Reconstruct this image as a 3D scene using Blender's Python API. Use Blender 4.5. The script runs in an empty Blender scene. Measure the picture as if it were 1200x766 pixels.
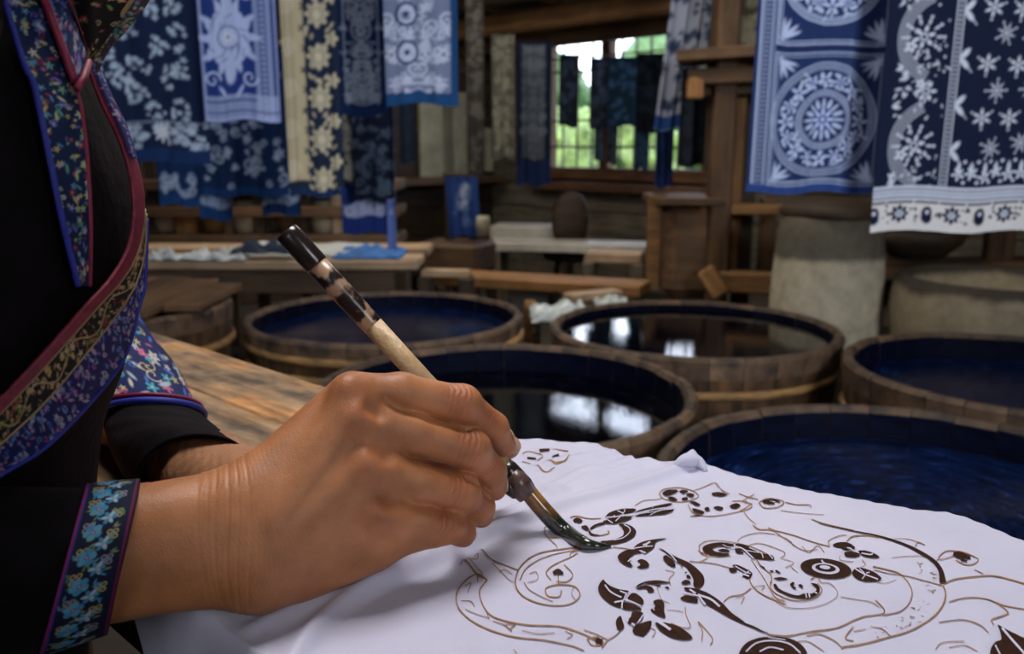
import bpy, bmesh, math, random
import numpy as np
from mathutils import Vector, Matrix
random.seed(7); rng = np.random.default_rng(7)
S = bpy.context.scene
COL = S.collection

# ------------------------------------------------------------------ camera
F, CX, CY = 1000.0, 600.0, 383.0
PITCH = math.radians(12.02)
cp_, sp_ = math.cos(PITCH), math.sin(PITCH)
CAM = np.array([0.0, 0.0, 1.0])
cam = bpy.data.cameras.new('camera'); camo = bpy.data.objects.new('camera', cam); COL.objects.link(camo)
camo.location = CAM; camo.rotation_euler = (math.pi/2 - PITCH, 0, 0)
cam.sensor_width = 36; cam.lens = 30; cam.clip_start = 0.02; cam.clip_end = 200
cam.dof.use_dof = True; cam.dof.focus_distance = 0.445; cam.dof.aperture_fstop = 10.5
S.camera = camo

# ------------------------------------------------------------------ world, sun, area lights, exposure
S.view_settings.view_transform = 'Standard'; S.view_settings.look = 'None'
S.view_settings.gamma = 1; S.view_settings.exposure = 0.0
S.cycles.use_denoising = True
S.cycles.sample_clamp_indirect = 6
S.cycles.max_bounces = 8
W = bpy.data.worlds.new('overcast_sky'); S.world = W; W.use_nodes = True
nt = W.node_tree; nt.nodes.clear()
wo = nt.nodes.new('ShaderNodeOutputWorld'); bg = nt.nodes.new('ShaderNodeBackground')
tc = nt.nodes.new('ShaderNodeTexCoord'); sx = nt.nodes.new('ShaderNodeSeparateXYZ'); cr = nt.nodes.new('ShaderNodeValToRGB')
nt.links.new(tc.outputs['Generated'], sx.inputs[0]); nt.links.new(sx.outputs['Z'], cr.inputs[0])
cr.color_ramp.elements[0].position = 0.0; cr.color_ramp.elements[0].color = (0.80, 0.86, 0.95, 1)
cr.color_ramp.elements[1].position = 0.6; cr.color_ramp.elements[1].color = (0.62, 0.74, 1.0, 1)
nt.links.new(cr.outputs[0], bg.inputs[0]); bg.inputs[1].default_value = 6.0
nt.links.new(bg.outputs[0], wo.inputs[0])
sun = bpy.data.lights.new('sun', 'SUN'); suno = bpy.data.objects.new('sun', sun); COL.objects.link(suno)
sun.energy = 4.0; sun.angle = 0.02; sun.color = (1.0, 0.95, 0.85)
suno.rotation_euler = Vector((-0.5*0.7071, -0.5*0.7071, 0.866)).to_track_quat('Z', 'Y').to_euler()
def area(name, loc, target, size, sizey, energy, color):
    l = bpy.data.lights.new(name, 'AREA'); l.shape = 'RECTANGLE'; l.size = size; l.size_y = sizey
    l.energy = energy; l.color = color
    o = bpy.data.objects.new(name, l); COL.objects.link(o); o.location = loc
    o.rotation_euler = (Vector(loc)-Vector(target)).to_track_quat('Z', 'Y').to_euler()
    return o
area('key_over_table', (-0.14, 0.70, 2.1), (0.0, 0.42, 0.8), 0.5, 0.5, 17.5, (1.0, 0.96, 0.94))  # added key lamp above the hand; the ceiling has no opening
area('fill_front', (-0.9, -1.9, 1.9), (0.1, 0.8, 0.8), 1.2, 1.2, 11, (0.95, 0.96, 1.0))  # unseen fill lamp added on the viewer's side; no doorway is built
area('fill_front_right', (1.8, -1.2, 1.9), (0.25, 2.8, 1.1), 1.0, 1.0, 14, (0.95, 0.97, 1.0)).data.spread = 1.15  # added fill aimed past the hand at the hanging cloths; no side door
area('fill_left_cloths', (-1.9, 1.6, 2.4), (-0.9, 3.2, 0.9), 0.8, 0.8, 4.5, (0.95, 0.97, 1.0)).data.spread = 1.6  # added fill for the left cloths, under a closed ceiling
area('fill_over_vats', (0.3, 3.2, 2.4), (0.3, 3.0, 0.0), 1.0, 0.6, 22, (1.0, 0.90, 0.76))  # added warm fill above the tubs, no fixture there
area('fill_over_benches', (-0.9, 4.2, 2.2), (-0.9, 4.2, 0.0), 1.0, 0.8, 24, (1.0, 0.88, 0.72))  # added warm fill to lift the benches and background

# ------------------------------------------------------------------ maths helpers
def P(px, py, d):
    """point seen at a photo pixel, at a depth in metres along the view axis"""
    u = (px-CX)/F; v = (CY-py)/F
    return np.array([u*d, (cp_+v*sp_)*d, 1.0+(-sp_+v*cp_)*d])
def Dm(d):
    """far depths, brought in to where the tubs' mirror images put the window wall"""
    return d if d <= 3.6 else 3.6+(d-3.6)*0.60
def on_z(px, py, z):
    v = (CY-py)/F
    return P(px, py, (z-1.0)/(-sp_+v*cp_))
def at_y(px, py, Y):
    v = (CY-py)/F
    return P(px, py, Y/(cp_+v*sp_))
def on_z_arr(px, py, z):
    px = np.asarray(px, float); py = np.asarray(py, float)
    u = (px-CX)/F; v = (CY-py)/F; d = (z-1.0)/(-sp_+v*cp_)
    return np.stack([u*d, (cp_+v*sp_)*d], -1)
def spline(pts, n):
    """Catmull-Rom through pts (k x m) -> n x m"""
    p = np.asarray(pts, float)
    if len(p) == 2:
        t = np.linspace(0, 1, n)[:, None]; return p[0]*(1-t)+p[1]*t
    seg = np.linalg.norm(np.diff(p[:, :2], axis=0), axis=1)+1e-9
    q = np.vstack([2*p[0]-p[1], p, 2*p[-1]-p[-2]])
    cum = np.concatenate([[0], np.cumsum(seg)]); t = np.linspace(0, cum[-1], n)
    i = np.clip(np.searchsorted(cum, t, 'right')-1, 0, len(seg)-1)
    f = ((t-cum[i])/seg[i])[:, None]
    a, b, c, d = q[i], q[i+1], q[i+2], q[i+3]
    return 0.5*((2*b)+(-a+c)*f+(2*a-5*b+4*c-d)*f*f+(-a+3*b-3*c+d)*f**3)

# ------------------------------------------------------------------ object helpers
def link(o): COL.objects.link(o); return o
def mw(o):
    m = o.matrix_basis.copy()
    if o.parent: m = mw(o.parent) @ o.matrix_parent_inverse @ m
    return m
def attach(o, parent):
    o.parent = parent; o.matrix_parent_inverse = mw(parent).inverted()
def tag(o, label=None, cat=None, group=None, kind=None):
    if label: o['label'] = label
    if cat: o['category'] = cat
    if group: o['group'] = group
    if kind: o['kind'] = kind
    return o
def thing(name, loc, label, cat, group=None):
    o = bpy.data.objects.new(name, None); link(o); o.empty_display_size = 0.05
    o.location = Vector(loc); return tag(o, label, cat, group)
def finish(o, parent, smooth=False):
    if smooth: o.data.shade_smooth()
    link(o)
    if parent is not None: attach(o, parent)
    return o
def mesh(name, verts, faces, mat, parent=None, smooth=False, mats=None, midx=None):
    me = bpy.data.meshes.new(name)
    verts = np.asarray(verts, float)
    c = np.array([verts[:, 0].mean(), verts[:, 1].mean(), verts[:, 2].min()])
    me.from_pydata((verts-c).tolist(), [], [tuple(int(i) for i in f) for f in faces])
    for m in (mats or [mat]): me.materials.append(m)
    if midx is not None: me.polygons.foreach_set('material_index', midx)
    me.update()
    o = bpy.data.objects.new(name, me); o.location = Vector(c)
    return finish(o, parent, smooth)
def grid_faces(n, m, wrap=False):
    i, j = np.meshgrid(np.arange(n-1), np.arange(m if wrap else m-1), indexing='ij')
    a = i*m+j; b = i*m+(j+1) % m; c = (i+1)*m+(j+1) % m; d = (i+1)*m+j
    return np.stack([a, b, c, d], -1).reshape(-1, 4)
def fast_mesh(name, verts, quads, mat, parent=None, smooth=True, colors=None, attrs=None):
    me = bpy.data.meshes.new(name)
    verts = np.asarray(verts, np.float32).copy()
    c = np.array([verts[:, 0].mean(), verts[:, 1].mean(), verts[:, 2].min()], np.float32); verts -= c
    n = len(verts); k = len(quads); w = quads.shape[1]
    me.vertices.add(n); me.vertices.foreach_set('co', verts.ravel())
    me.loops.add(k*w); me.loops.foreach_set('vertex_index', np.asarray(quads, np.int32).ravel())
    me.polygons.add(k); me.polygons.foreach_set('loop_start', np.arange(0, k*w, w, dtype=np.int32))
    me.update(calc_edges=True); me.validate()
    me.materials.append(mat)
    if colors is not None:
        a = me.color_attributes.new('dye', 'FLOAT_COLOR', 'POINT')
        rgba = np.ones((n, 4), np.float32); rgba[:, :3] = colors.reshape(-1, 3)
        a.data.foreach_set('color', rgba.ravel())
    o = bpy.data.objects.new(name, me); o.location = Vector([float(x) for x in c])
    return finish(o, parent, smooth)

def box_data(lx, ly, lz, bev):
    bm = bmesh.new(); bmesh.ops.create_cube(bm, size=1)
    bmesh.ops.scale(bm, vec=(lx, ly, lz), verts=bm.verts)
    if bev > 0: bmesh.ops.bevel(bm, geom=list(bm.edges), offset=bev, segments=1, affect='EDGES')
    return bm
_boxes = {}
def board(name, p0, p1, w, t, mat, parent=None, up=(0, 0, 1), bev=None, roll=0.0, jit=0.0):
    """a timber from p0 to p1 (axis), w across, t thick along 'up'"""
    p0 = Vector([float(x) for x in p0]); p1 = Vector([float(x) for x in p1]); L = (p1-p0).length
    bev = min(w, t)*0.12 if bev is None else bev
    key = (round(L, 3), round(w, 4), round(t, 4), round(bev, 4), mat.name)
    if key not in _boxes:
        bm = box_data(L, w, t, bev); me = bpy.data.meshes.new(name); bm.to_mesh(me); bm.free(); me.materials.append(mat)
        _boxes[key] = me
    o = bpy.data.objects.new(name, _boxes[key])
    x = (p1-p0).normalized(); z = Vector(up); z = (z-x*z.dot(x)).normalized(); y = z.cross(x)
    m = Matrix((x, y, z)).transposed().to_4x4() @ Matrix.Rotation(roll, 4, 'X')
    m.translation = (p0+p1)/2 + (y*random.uniform(-jit, jit)+z*random.uniform(-jit, jit) if jit else Vector())
    o.matrix_basis = m
    return finish(o, parent)
def tube_data(path, radii, n=12, cap=True):
    """swept tube; path k x 3, radii k -> verts, faces"""
    path = np.asarray(path, float); k = len(path)
    radii = np.full(k, radii) if np.isscalar(radii) else np.asarray(radii, float)
    tan = np.gradient(path, axis=0); tan /= np.linalg.norm(tan, axis=1)[:, None]+1e-12
    ref = np.array([0, 0, 1.0]) if abs(tan[0][2]) < 0.9 else np.array([1.0, 0, 0])
    vs = []; u = np.cross(tan[0], ref); u /= np.linalg.norm(u)
    for i in range(k):
        u = u-tan[i]*u.dot(tan[i]); u /= np.linalg.norm(u); w = np.cross(tan[i], u)
        a = np.linspace(0, 2*np.pi, n, endpoint=False)
        vs.append(path[i]+radii[i]*(np.cos(a)[:, None]*u+np.sin(a)[:, None]*w))
    v = np.vstack(vs); f = [tuple(q) for q in grid_faces(k, n, True)]
    if cap:
        f.append(tuple(range(n))[::-1]); f.append(tuple((k-1)*n+i for i in range(n)))
    return v, f
def tube(name, path, radii, mat, parent=None, n=12):
    v, f = tube_data(path, radii, n); return mesh(name, v, f, mat, parent, True)
def lathe(name, c, prof, mat, parent=None, n=40, smooth=True, wob=0.0):
    prof = np.asarray(prof, float); a = np.linspace(0, 2*np.pi, n, endpoint=False)
    v = []
    for r, z in prof:
        rr = r*(1+wob*np.sin(3*a+z*9)) if wob else r
        v.append(np.stack([c[0]+rr*np.cos(a), c[1]+rr*np.sin(a), np.full(n, c[2]+z)], -1))
    return mesh(name, np.vstack(v), grid_faces(len(prof), n, True), mat, parent, smooth)

# ------------------------------------------------------------------ materials
def nmat(name):
    m = bpy.data.materials.new(name); m.use_nodes = True; t = m.node_tree
    return m, t, t.nodes['Principled BSDF']
def N(t, k, **kw):
    n = t.nodes.new(k)
    for a, b in kw.items(): setattr(n, a, b)
    return n
def noise_of(t, scale=(1, 1, 1), s=5.0, det=4, coord='Object', rough=0.6):
    c = N(t, 'ShaderNodeTexCoord'); mp = N(t, 'ShaderNodeMapping'); mp.inputs['Scale'].default_value = scale
    n = N(t, 'ShaderNodeTexNoise'); n.inputs['Scale'].default_value = s; n.inputs['Detail'].default_value = det
    n.inputs['Roughness'].default_value = rough
    t.links.new(c.outputs[coord], mp.inputs[0]); t.links.new(mp.outputs[0], n.inputs[0]); return n, mp
def ramp(t, src, stops):
    r = N(t, 'ShaderNodeValToRGB'); e = r.color_ramp.elements
    e[0].position = stops[0][0]; e[0].color = (*stops[0][1], 1); e[1].position = stops[-1][0]; e[1].color = (*stops[-1][1], 1)
    for p, c in stops[1:-1]: e.new(p).color = (*c, 1)
    t.links.new(src, r.inputs[0]); return r
def bump(t, b, src, strength=0.3, dist=0.01):
    n = N(t, 'ShaderNodeBump'); n.inputs['Strength'].default_value = strength; n.inputs['Distance'].default_value = dist
    t.links.new(src, n.inputs['Height']); t.links.new(n.outputs[0], b.inputs['Normal']); return n
def wood(name, dark, light, rough=0.7, s=3.0, stretch=(1, 9, 9), vary=0.25, gloss=None, blotch=0.35):
    m, t, b = nmat(name)
    n, mp = noise_of(t, stretch, s, 6)
    oi = N(t, 'ShaderNodeObjectInfo'); ad = N(t, 'ShaderNodeVectorMath', operation='ADD')
    sc = N(t, 'ShaderNodeVectorMath', operation='SCALE'); sc.inputs[3].default_value = 7.3
    t.links.new(oi.outputs['Random'], sc.inputs[0]); t.links.new(mp.outputs[0], ad.inputs[0]); t.links.new(sc.outputs[0], ad.inputs[1])
    t.links.new(ad.outputs[0], n.inputs[0])
    r = ramp(t, n.outputs[0], [(0.30, dark), (0.70, light)])
    n2, _ = noise_of(t, (1, 1, 1), 6.0, 3)
    hs = N(t, 'ShaderNodeHueSaturation'); mr = N(t, 'ShaderNodeMapRange')
    mr.inputs['To Min'].default_value = 1-vary; mr.inputs['To Max'].default_value = 1+vary
    t.links.new(oi.outputs['Random'], mr.inputs[0]); t.links.new(mr.outputs[0], hs.inputs['Value'])
    mx = N(t, 'ShaderNodeMix', data_type='RGBA', blend_type='MULTIPLY'); mx.inputs[0].default_value = blotch
    t.links.new(r.outputs[0], mx.inputs[6]); r2 = ramp(t, n2.outputs[0], [(0.35, (0.25, 0.25, 0.28)), (0.65, (1.3, 1.25, 1.2))])
    t.links.new(r2.outputs[0], mx.inputs[7]); t.links.new(mx.outputs[2], hs.inputs['Color'])
    t.links.new(hs.outputs[0], b.inputs['Base Color']); b.inputs['Roughness'].default_value = rough
    bump(t, b, n.outputs[0], 0.35, 0.004); return m
def plain(name, col, rough=0.6, metal=0.0, var=0.2, s=12, bs=0.2, bd=0.003):
    m, t, b = nmat(name); n, _ = noise_of(t, (1, 1, 1), s, 5)
    r = ramp(t, n.outputs[0], [(0.3, tuple(c*(1-var) for c in col)), (0.7, tuple(c*(1+var) for c in col))])
    t.links.new(r.outputs[0], b.inputs['Base Color']); b.inputs['Roughness'].default_value = rough
    b.inputs['Metallic'].default_value = metal; bump(t, b, n.outputs[0], bs, bd); return m
def dyed(name, rough=0.85, sheen=0.1, weave=900):
    m, t, b = nmat(name); a = N(t, 'ShaderNodeAttribute'); a.attribute_name = 'dye'
    t.links.new(a.outputs['Color'], b.inputs['Base Color']); b.inputs['Roughness'].default_value = rough
    b.inputs['Sheen Weight'].default_value = sheen; b.inputs['Specular IOR Level'].default_value = 0.2
    n, _ = noise_of(t, (1, 1, 1), weave, 2); bump(t, b, n.outputs[0], 0.25, 0.0006); return m
M = {}
M['batik'] = dyed('batik_cotton', 0.9, 0.0)
M['embroidery'] = dyed('embroidered_ribbon', 0.7, 0.0, 1600)
M['wood_mid'] = wood('brown_timber', (0.055, 0.028, 0.012), (0.17, 0.09, 0.04))
M['wood_dark'] = wood('dark_timber', (0.018, 0.011, 0.006), (0.07, 0.038, 0.018))
M['wood_orange'] = wood('orange_timber', (0.14, 0.062, 0.018), (0.34, 0.17, 0.055))
M['wood_pale'] = wood('pale_timber', (0.26, 0.17, 0.10), (0.52, 0.38, 0.25))
M['wood_grey'] = wood('grey_timber', (0.075, 0.065, 0.048), (0.20, 0.17, 0.125))
def worn_table():
    m = wood('worn_table_timber', (0.13, 0.08, 0.045), (0.40, 0.27, 0.16), s=6, stretch=(3, 14, 14), vary=0.30, blotch=0.0)
    t = m.node_tree; b = t.nodes['Principled BSDF']; src = b.inputs['Base Color'].links[0].from_socket
    n, _ = noise_of(t, (9, 16, 16), 1.0, 3); r = ramp(t, n.outputs[0], [(0.36, (0.30, 0.32, 0.36)), (0.47, (0.75, 0.72, 0.70)), (0.56, (0.95, 0.85, 0.70)), (0.66, (1.5, 1.05, 0.62))])
    mx = N(t, 'ShaderNodeMix', data_type='RGBA', blend_type='MULTIPLY'); mx.inputs[0].default_value = 1; t.links.new(src, mx.inputs[6]); t.links.new(r.outputs[0], mx.inputs[7])
    t.links.new(mx.outputs[2], b.inputs['Base Color']); return m
M['wood_table'] = worn_table()
M['stave'] = wood('tub_stave', (0.008, 0.005, 0.003), (0.125, 0.062, 0.022), s=7, stretch=(5, 5, 0.8), vary=0.18, blotch=0.9)
M['stave_rim'] = wood('tub_rim', (0.014, 0.012, 0.013), (0.20, 0.12, 0.07), s=14, stretch=(1, 1, 1), vary=0.30, blotch=0.7)
M['hoop'] = wood('tub_hoop', (0.14, 0.08, 0.03), (0.48, 0.27, 0.10), s=14, stretch=(1, 1, 4), vary=0.2)
def indigo_wall():
    m, t, b = nmat('indigo_stained_wood')
    n, _ = noise_of(t, (1.5, 1.5, 60), 3.0, 6)
    r = ramp(t, n.outputs[0], [(0.40, (0.0008, 0.0012, 0.005)), (0.62, (0.002, 0.005, 0.022)), (0.80, (0.010, 0.028, 0.10))])
    t.links.new(r.outputs[0], b.inputs['Base Color']); b.inputs['Roughness'].default_value = 0.6; b.inputs['Specular IOR Level'].default_value = 0.06
    bump(t, b, n.outputs[0], 0.5, 0.004); return m
M['indigo_wall'] = indigo_wall()
def water(name, blue, strength, rough):
    """still indigo vat liquor; ripples run round the tub (object origin = tub axis)"""
    m, t, b = nmat(name)
    c = N(t, 'ShaderNodeTexCoord'); s = N(t, 'ShaderNodeSeparateXYZ'); t.links.new(c.outputs['Object'], s.inputs[0])
    at = N(t, 'ShaderNodeMath', operation='ARCTAN2'); t.links.new(s.outputs['Y'], at.inputs[0]); t.links.new(s.outputs['X'], at.inputs[1])
    ln = N(t, 'ShaderNodeVectorMath', operation='LENGTH'); t.links.new(c.outputs['Object'], ln.inputs[0])
    mr = N(t, 'ShaderNodeMath', operation='MULTIPLY'); mr.inputs[1].default_value = 62; t.links.new(ln.outputs['Value'], mr.inputs[0])
    ma = N(t, 'ShaderNodeMath', operation='MULTIPLY'); ma.inputs[1].default_value = 2.2; t.links.new(at.outputs[0], ma.inputs[0])
    cb = N(t, 'ShaderNodeCombineXYZ'); t.links.new(mr.outputs[0], cb.inputs[0]); t.links.new(ma.outputs[0], cb.inputs[1])
    n = N(t, 'ShaderNodeTexNoise'); n.inputs['Scale'].default_value = 1.6; n.inputs['Detail'].default_value = 5; n.inputs['Roughness'].default_value = 0.65
    t.links.new(cb.outputs[0], n.inputs[0])
    r = ramp(t, n.outputs[0], [(0.38, tuple(0.12*q for q in blue)), (0.60, blue), (0.74, tuple(min(1, 5.0*q+0.03) for q in blue))])  # brightest stop paints the ripples' sparkle into the liquid's colour
    t.links.new(r.outputs[0], b.inputs['Base Color'])
    b.inputs['Roughness'].default_value = rough; b.inputs['IOR'].default_value = 1.5
    bump(t, b, n.outputs[0], strength, 0.01); return m
M['water_still'] = water('still_indigo_dye', (0.0006, 0.0012, 0.005), 0.02, 0.03)
M['water_blue'] = water('churned_indigo_dye', (0.003, 0.015, 0.080), 0.6, 0.13)
M['water_mid'] = water('rippled_indigo_dye', (0.0025, 0.011, 0.055), 0.12, 0.06)

# ------------------------------------------------------------------ large structure
C45 = math.sqrt(0.5)
WU = np.array([C45, -C45, 0.0]); WN = np.array([C45, C45, 0.0])      # along the window wall / outwards
W0 = P(645, 50, Dm(8.0)); W0[2] = 0
CORNER = W0 - WU*0.62
def wp(s, z, out=0.0): return CORNER + WU*s + WN*out + np.array([0, 0, z])
LU = np.array([-C45, -C45, 0.0]); LN = np.array([-C45, C45, 0.0])
def lp(s, z, out=0.0): return CORNER + LU*s + LN*out + np.array([0, 0, z])
def solve_s(px, Wd=WU, base=None):
    b = CORNER if base is None else base; k = (px-CX)/F
    # ignoring height: x = k*(y*cos) at horizon-level
    kk = k*1.0/ (cp_+ (CY-170)/F*sp_)
    return (kk*b[1]-b[0])/(Wd[0]-kk*Wd[1])
zt_, zb_ = P(645, 27, Dm(8.0))[2], P(645, 198, Dm(8.0))[2]
s_w0 = 0.62; s_w1 = solve_s(832); s_mul = solve_s(711)
# floor
me_v = [(-7, -4, 0), (9, -4, 0), (9, 12, 0), (-7, 12, 0), (-7, -4, -0.1), (9, -4, -0.1), (9, 12, -0.1), (-7, 12, -0.1)]
bf = [(0, 1, 2, 3), (7, 6, 5, 4), (0, 4, 5, 1), (1, 5, 6, 2), (2, 6, 7, 3), (3, 7, 4, 0)]
M['earth'] = plain('packed_earth_floor', (0.045, 0.036, 0.027), 0.85, s=5, bs=0.5, bd=0.02)
fl = mesh('floor', me_v, bf, M['earth']); tag(fl, kind='structure')
# walls: backing sheets with planks as parts
H = 2.75
def wall(name, A, B, openings, n_dir, mat, plank_mat, rows, thick=0.05):
    """A->B base line; openings list (s0,s1,z0,z1); horizontal planks as parts on the room side"""
    L = np.linalg.norm(B-A); u = (B-A)/L
    root = bpy.data.objects.new(name, None); link(root); root.location = Vector(A); root['kind'] = 'structure'
    cuts_s = sorted({0, L, *[o[0] for o in openings], *[o[1] for o in openings]})
    cuts_z = sorted({0, H, *[o[2] for o in openings], *[o[3] for o in openings]})
    bm = bmesh.new()
    for i in range(len(cuts_s)-1):
        for j in range(len(cuts_z)-1):
            cs, cz = (cuts_s[i]+cuts_s[i+1])/2, (cuts_z[j]+cuts_z[j+1])/2
            if any(o[0] < cs < o[1] and o[2] < cz < o[3] for o in openings): continue
            q = []
            for dd in (0.0, thick):
                for (s, z) in ((cuts_s[i], cuts_z[j]), (cuts_s[i+1], cuts_z[j]), (cuts_s[i+1], cuts_z[j+1]), (cuts_s[i], cuts_z[j+1])):
                    q.append(bm.verts.new(A+u*s+n_dir*dd+np.array([0, 0, z])))
            for f in ((0, 1, 2, 3), (7, 6, 5, 4), (0, 4, 5, 1), (1, 5, 6, 2), (2, 6, 7, 3), (3, 7, 4, 0)):
                bm.faces.new([q[k] for k in f])
    bmesh.ops.recalc_face_normals(bm, faces=bm.faces)
    me = bpy.data.meshes.new('wall_sheet'); bm.to_mesh(me); bm.free(); me.materials.append(mat)
    o = bpy.data.objects.new('wall_sheet', me); finish(o, root)
    z = 0.0
    while z < H-0.05:
        h = rows*random.uniform(0.85, 1.15)
        spans = [(0.0, L)]
        for o_ in openings:
            if o_[2]-0.02 < z+h/2 < o_[3]+0.02:
                spans = [q for a, b in spans for q in ((a, min(b, o_[0])), (max(a, o_[1]), b)) if q[1]-q[0] > 0.05]
        for a, b in spans:
            board('plank', A+u*a-n_dir*0.012+np.array([0, 0, z+h/2]), A+u*b-n_dir*0.012+np.array([0, 0, z+h/2]),
                  0.022, h-0.008, plank_mat, root, roll=random.uniform(-0.01, 0.01), jit=0.002)
        z += h
    return root
wall('wall_back', wp(-0.02, 0), wp(6.5, 0), [(s_w0, s_w1, zb_, zt_)], WN, M['wood_dark'], M['wood_grey'], 0.19)
s_o = [(solve_s(524, LU), solve_s(487, LU), 0.85, 1.45), (solve_s(534, LU), solve_s(514+13, LU), 0.8, 1.5)]
sA, sB = sorted((solve_s(525, LU), solve_s(488, LU)))
wall('wall_left', lp(0, 0), lp(5.6, 0), [], LN, M['wood_dark'], M['wood_dark'], 0.2)
# left wall: pale plaster panels
M['plaster'] = plain('pale_plaster', (0.42, 0.40, 0.30), 0.9, s=6, var=0.3)
def panel_left(name, px0, px1, py0, py1, mat, t=0.03):
    a, b = sorted((solve_s(px0, LU), solve_s(px1, LU)))
    ya = lp((a+b)/2, 0)[1]
    z1 = at_y((px0+px1)/2, py0, ya)[2]; z0 = at_y((px0+px1)/2, py1, ya)[2]
    q = [lp(s, z, o) for o in (-0.03-t, -0.03) for s, z in ((a, z0), (b, z0), (b, z1), (a, z1))]
    return mesh(name, q, bf, mat)
for i, (a, b, c, d) in enumerate([(488, 526, 118, 212), (513, 541, 108, 205), (562, 572, 150, 200), (598, 604, 60, 190)]):
    tag(panel_left('trim_%d' % (i+1), a, b, c, d, M['plaster']), kind='structure')
# window
M['frame'] = wood('window_frame_timber', (0.055, 0.025, 0.012), (0.18, 0.085, 0.04))
M['frame_brown'] = M['wood_mid']  # same plain brown timber under a second key, unused
win = bpy.data.objects.new('window_1', None); link(win); win.location = Vector(wp(s_w0, zb_)); win['kind'] = 'structure'
for s in (s_w0, s_mul, s_w1): board('frame_post', wp(s, zb_-0.05), wp(s, zt_+0.05), 0.09, 0.08, M['frame'], win, up=WU)
for z in (zb_-0.03, zt_+0.04): board('frame_rail', wp(s_w0-0.08, z), wp(s_w1+0.08, z), 0.10, 0.09, M['frame'], win)
board('sill', wp(s_w0-0.1, zb_-0.12, -0.06), wp(s_w1+0.1, zb_-0.12, -0.06), 0.16, 0.06, M['frame'], win)
M['muntin'] = plain('muntin_timber', (0.02, 0.02, 0.02), 0.6)
for a, b in ((s_w0, s_mul), (s_mul, s_w1)):
    k = max(3, round((b-a)/0.125))
    for i in range(1, k): board('muntin', wp(a+(b-a)*i/k, zb_), wp(a+(b-a)*i/k, zt_), 0.012, 0.012, M['muntin'], win, up=WU)
for f in (0.33, 0.66, 0.15): board('muntin', wp(s_w0, zb_+(zt_-zb_)*f, 0.006), wp(s_w1, zb_+(zt_-zb_)*f, 0.006), 0.014, 0.014, M['muntin'], win)
# ceiling, wall plate, beams, rafters
ce = bpy.data.objects.new('ceiling', None); link(ce); ce.location = (0, 3, H); ce['kind'] = 'structure'
cv = [(-5, -2.6, H), (6, -2.6, H), (6, 7.0, H), (-5, 7.0, H), (-5, -2.6, H+.08), (6, -2.6, H+.08), (6, 7.0, H+.08), (-5, 7.0, H+.08)]
mesh('ceiling_boards', cv, bf, M['wood_dark'], ce)
for i in range(14):
    s = -3+0.62*i
    board('rafter', CORNER+WU*s-WN*0.0+np.array([0, 0, 2.02]), CORNER+WU*s-WN*8.5+np.array([0, 0, 2.60]), 0.08, 0.10, M['wood_mid'], ce)
def log_beam(name, px0, py0, px1, py1, z, r, mat):
    pass
def wall_depth(px):
    p = wp(solve_s(px), 1.3); return p[1]*cp_-(p[2]-1)*sp_
def unDm(d): return 3.6+(d-3.6)/0.60
def trim(name, a, b, w, t, mat): return tag(board(name, a, b, w, t, mat), kind='structure')
b0 = P(560, 33, Dm(7.3))
trim('trim_5', b0-WU*1.3, b0+WU*4.6, 0.12, 0.13, M['wood_orange'])
b1 = P(600, 49, Dm(7.5))
trim('trim_6', b1-WU*0.5, b1+WU*4.5, 0.10, 0.12, M['wood_mid'])
b2 = P(600, 4, Dm(6.2))
trim('trim_7', b2-WU*1.5+np.array([0, 0, .05]), b2+WU*4+np.array([0, 0, .05]), 0.1, 0.1, M['wood_dark'])
# corner and wall posts
for i, (px, out, w) in enumerate(((590, -0.15, 0.15),)):
    s = solve_s(px); trim('trim_8', wp(s, 0, out), wp(s, 2.3, out), w, w, M['wood_mid'])
trim('trim_9', lp(solve_s(535, LU), 0, -.12), lp(solve_s(535, LU), 2.4, -.12), 0.16, 0.16, M['wood_mid'])
trim('trim_10', lp(solve_s(465, LU), 0, -.12), lp(solve_s(465, LU), 2.4, -.12), 0.14, 0.14, M['wood_dark'])
# rail / ledge along left wall at about y = 210
yl = lp(1.0, 0, -.15)[1]; zl = at_y(520, 213, yl)[2]
trim('trim_11', lp(0.1, zl, -.14), lp(5.2, zl, -.14), 0.24, 0.05, M['wood_mid'])
# the rest of the room, behind and beside the viewer
wR = wp(6.5, 0); wL = lp(5.6, 0)
def blank(name, a, b):
    a = np.array(a, float); b = np.array(b, float); u = (b-a)/np.linalg.norm(b-a); n = np.array([-u[1], u[0], 0])*0.06
    v = [a, b, b+[0, 0, H], a+[0, 0, H]]; tag(mesh(name, v+[q+n for q in v], bf, M['wood_dark']), kind='structure')
blank('wall_right', (wR[0], wR[1], 0), (wR[0], -2.5, 0)); blank('wall_front', (wR[0], -2.5, 0), (wL[0], -2.5, 0)); blank('wall_left_front', (wL[0], -2.5, 0), (wL[0], wL[1], 0))

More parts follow.
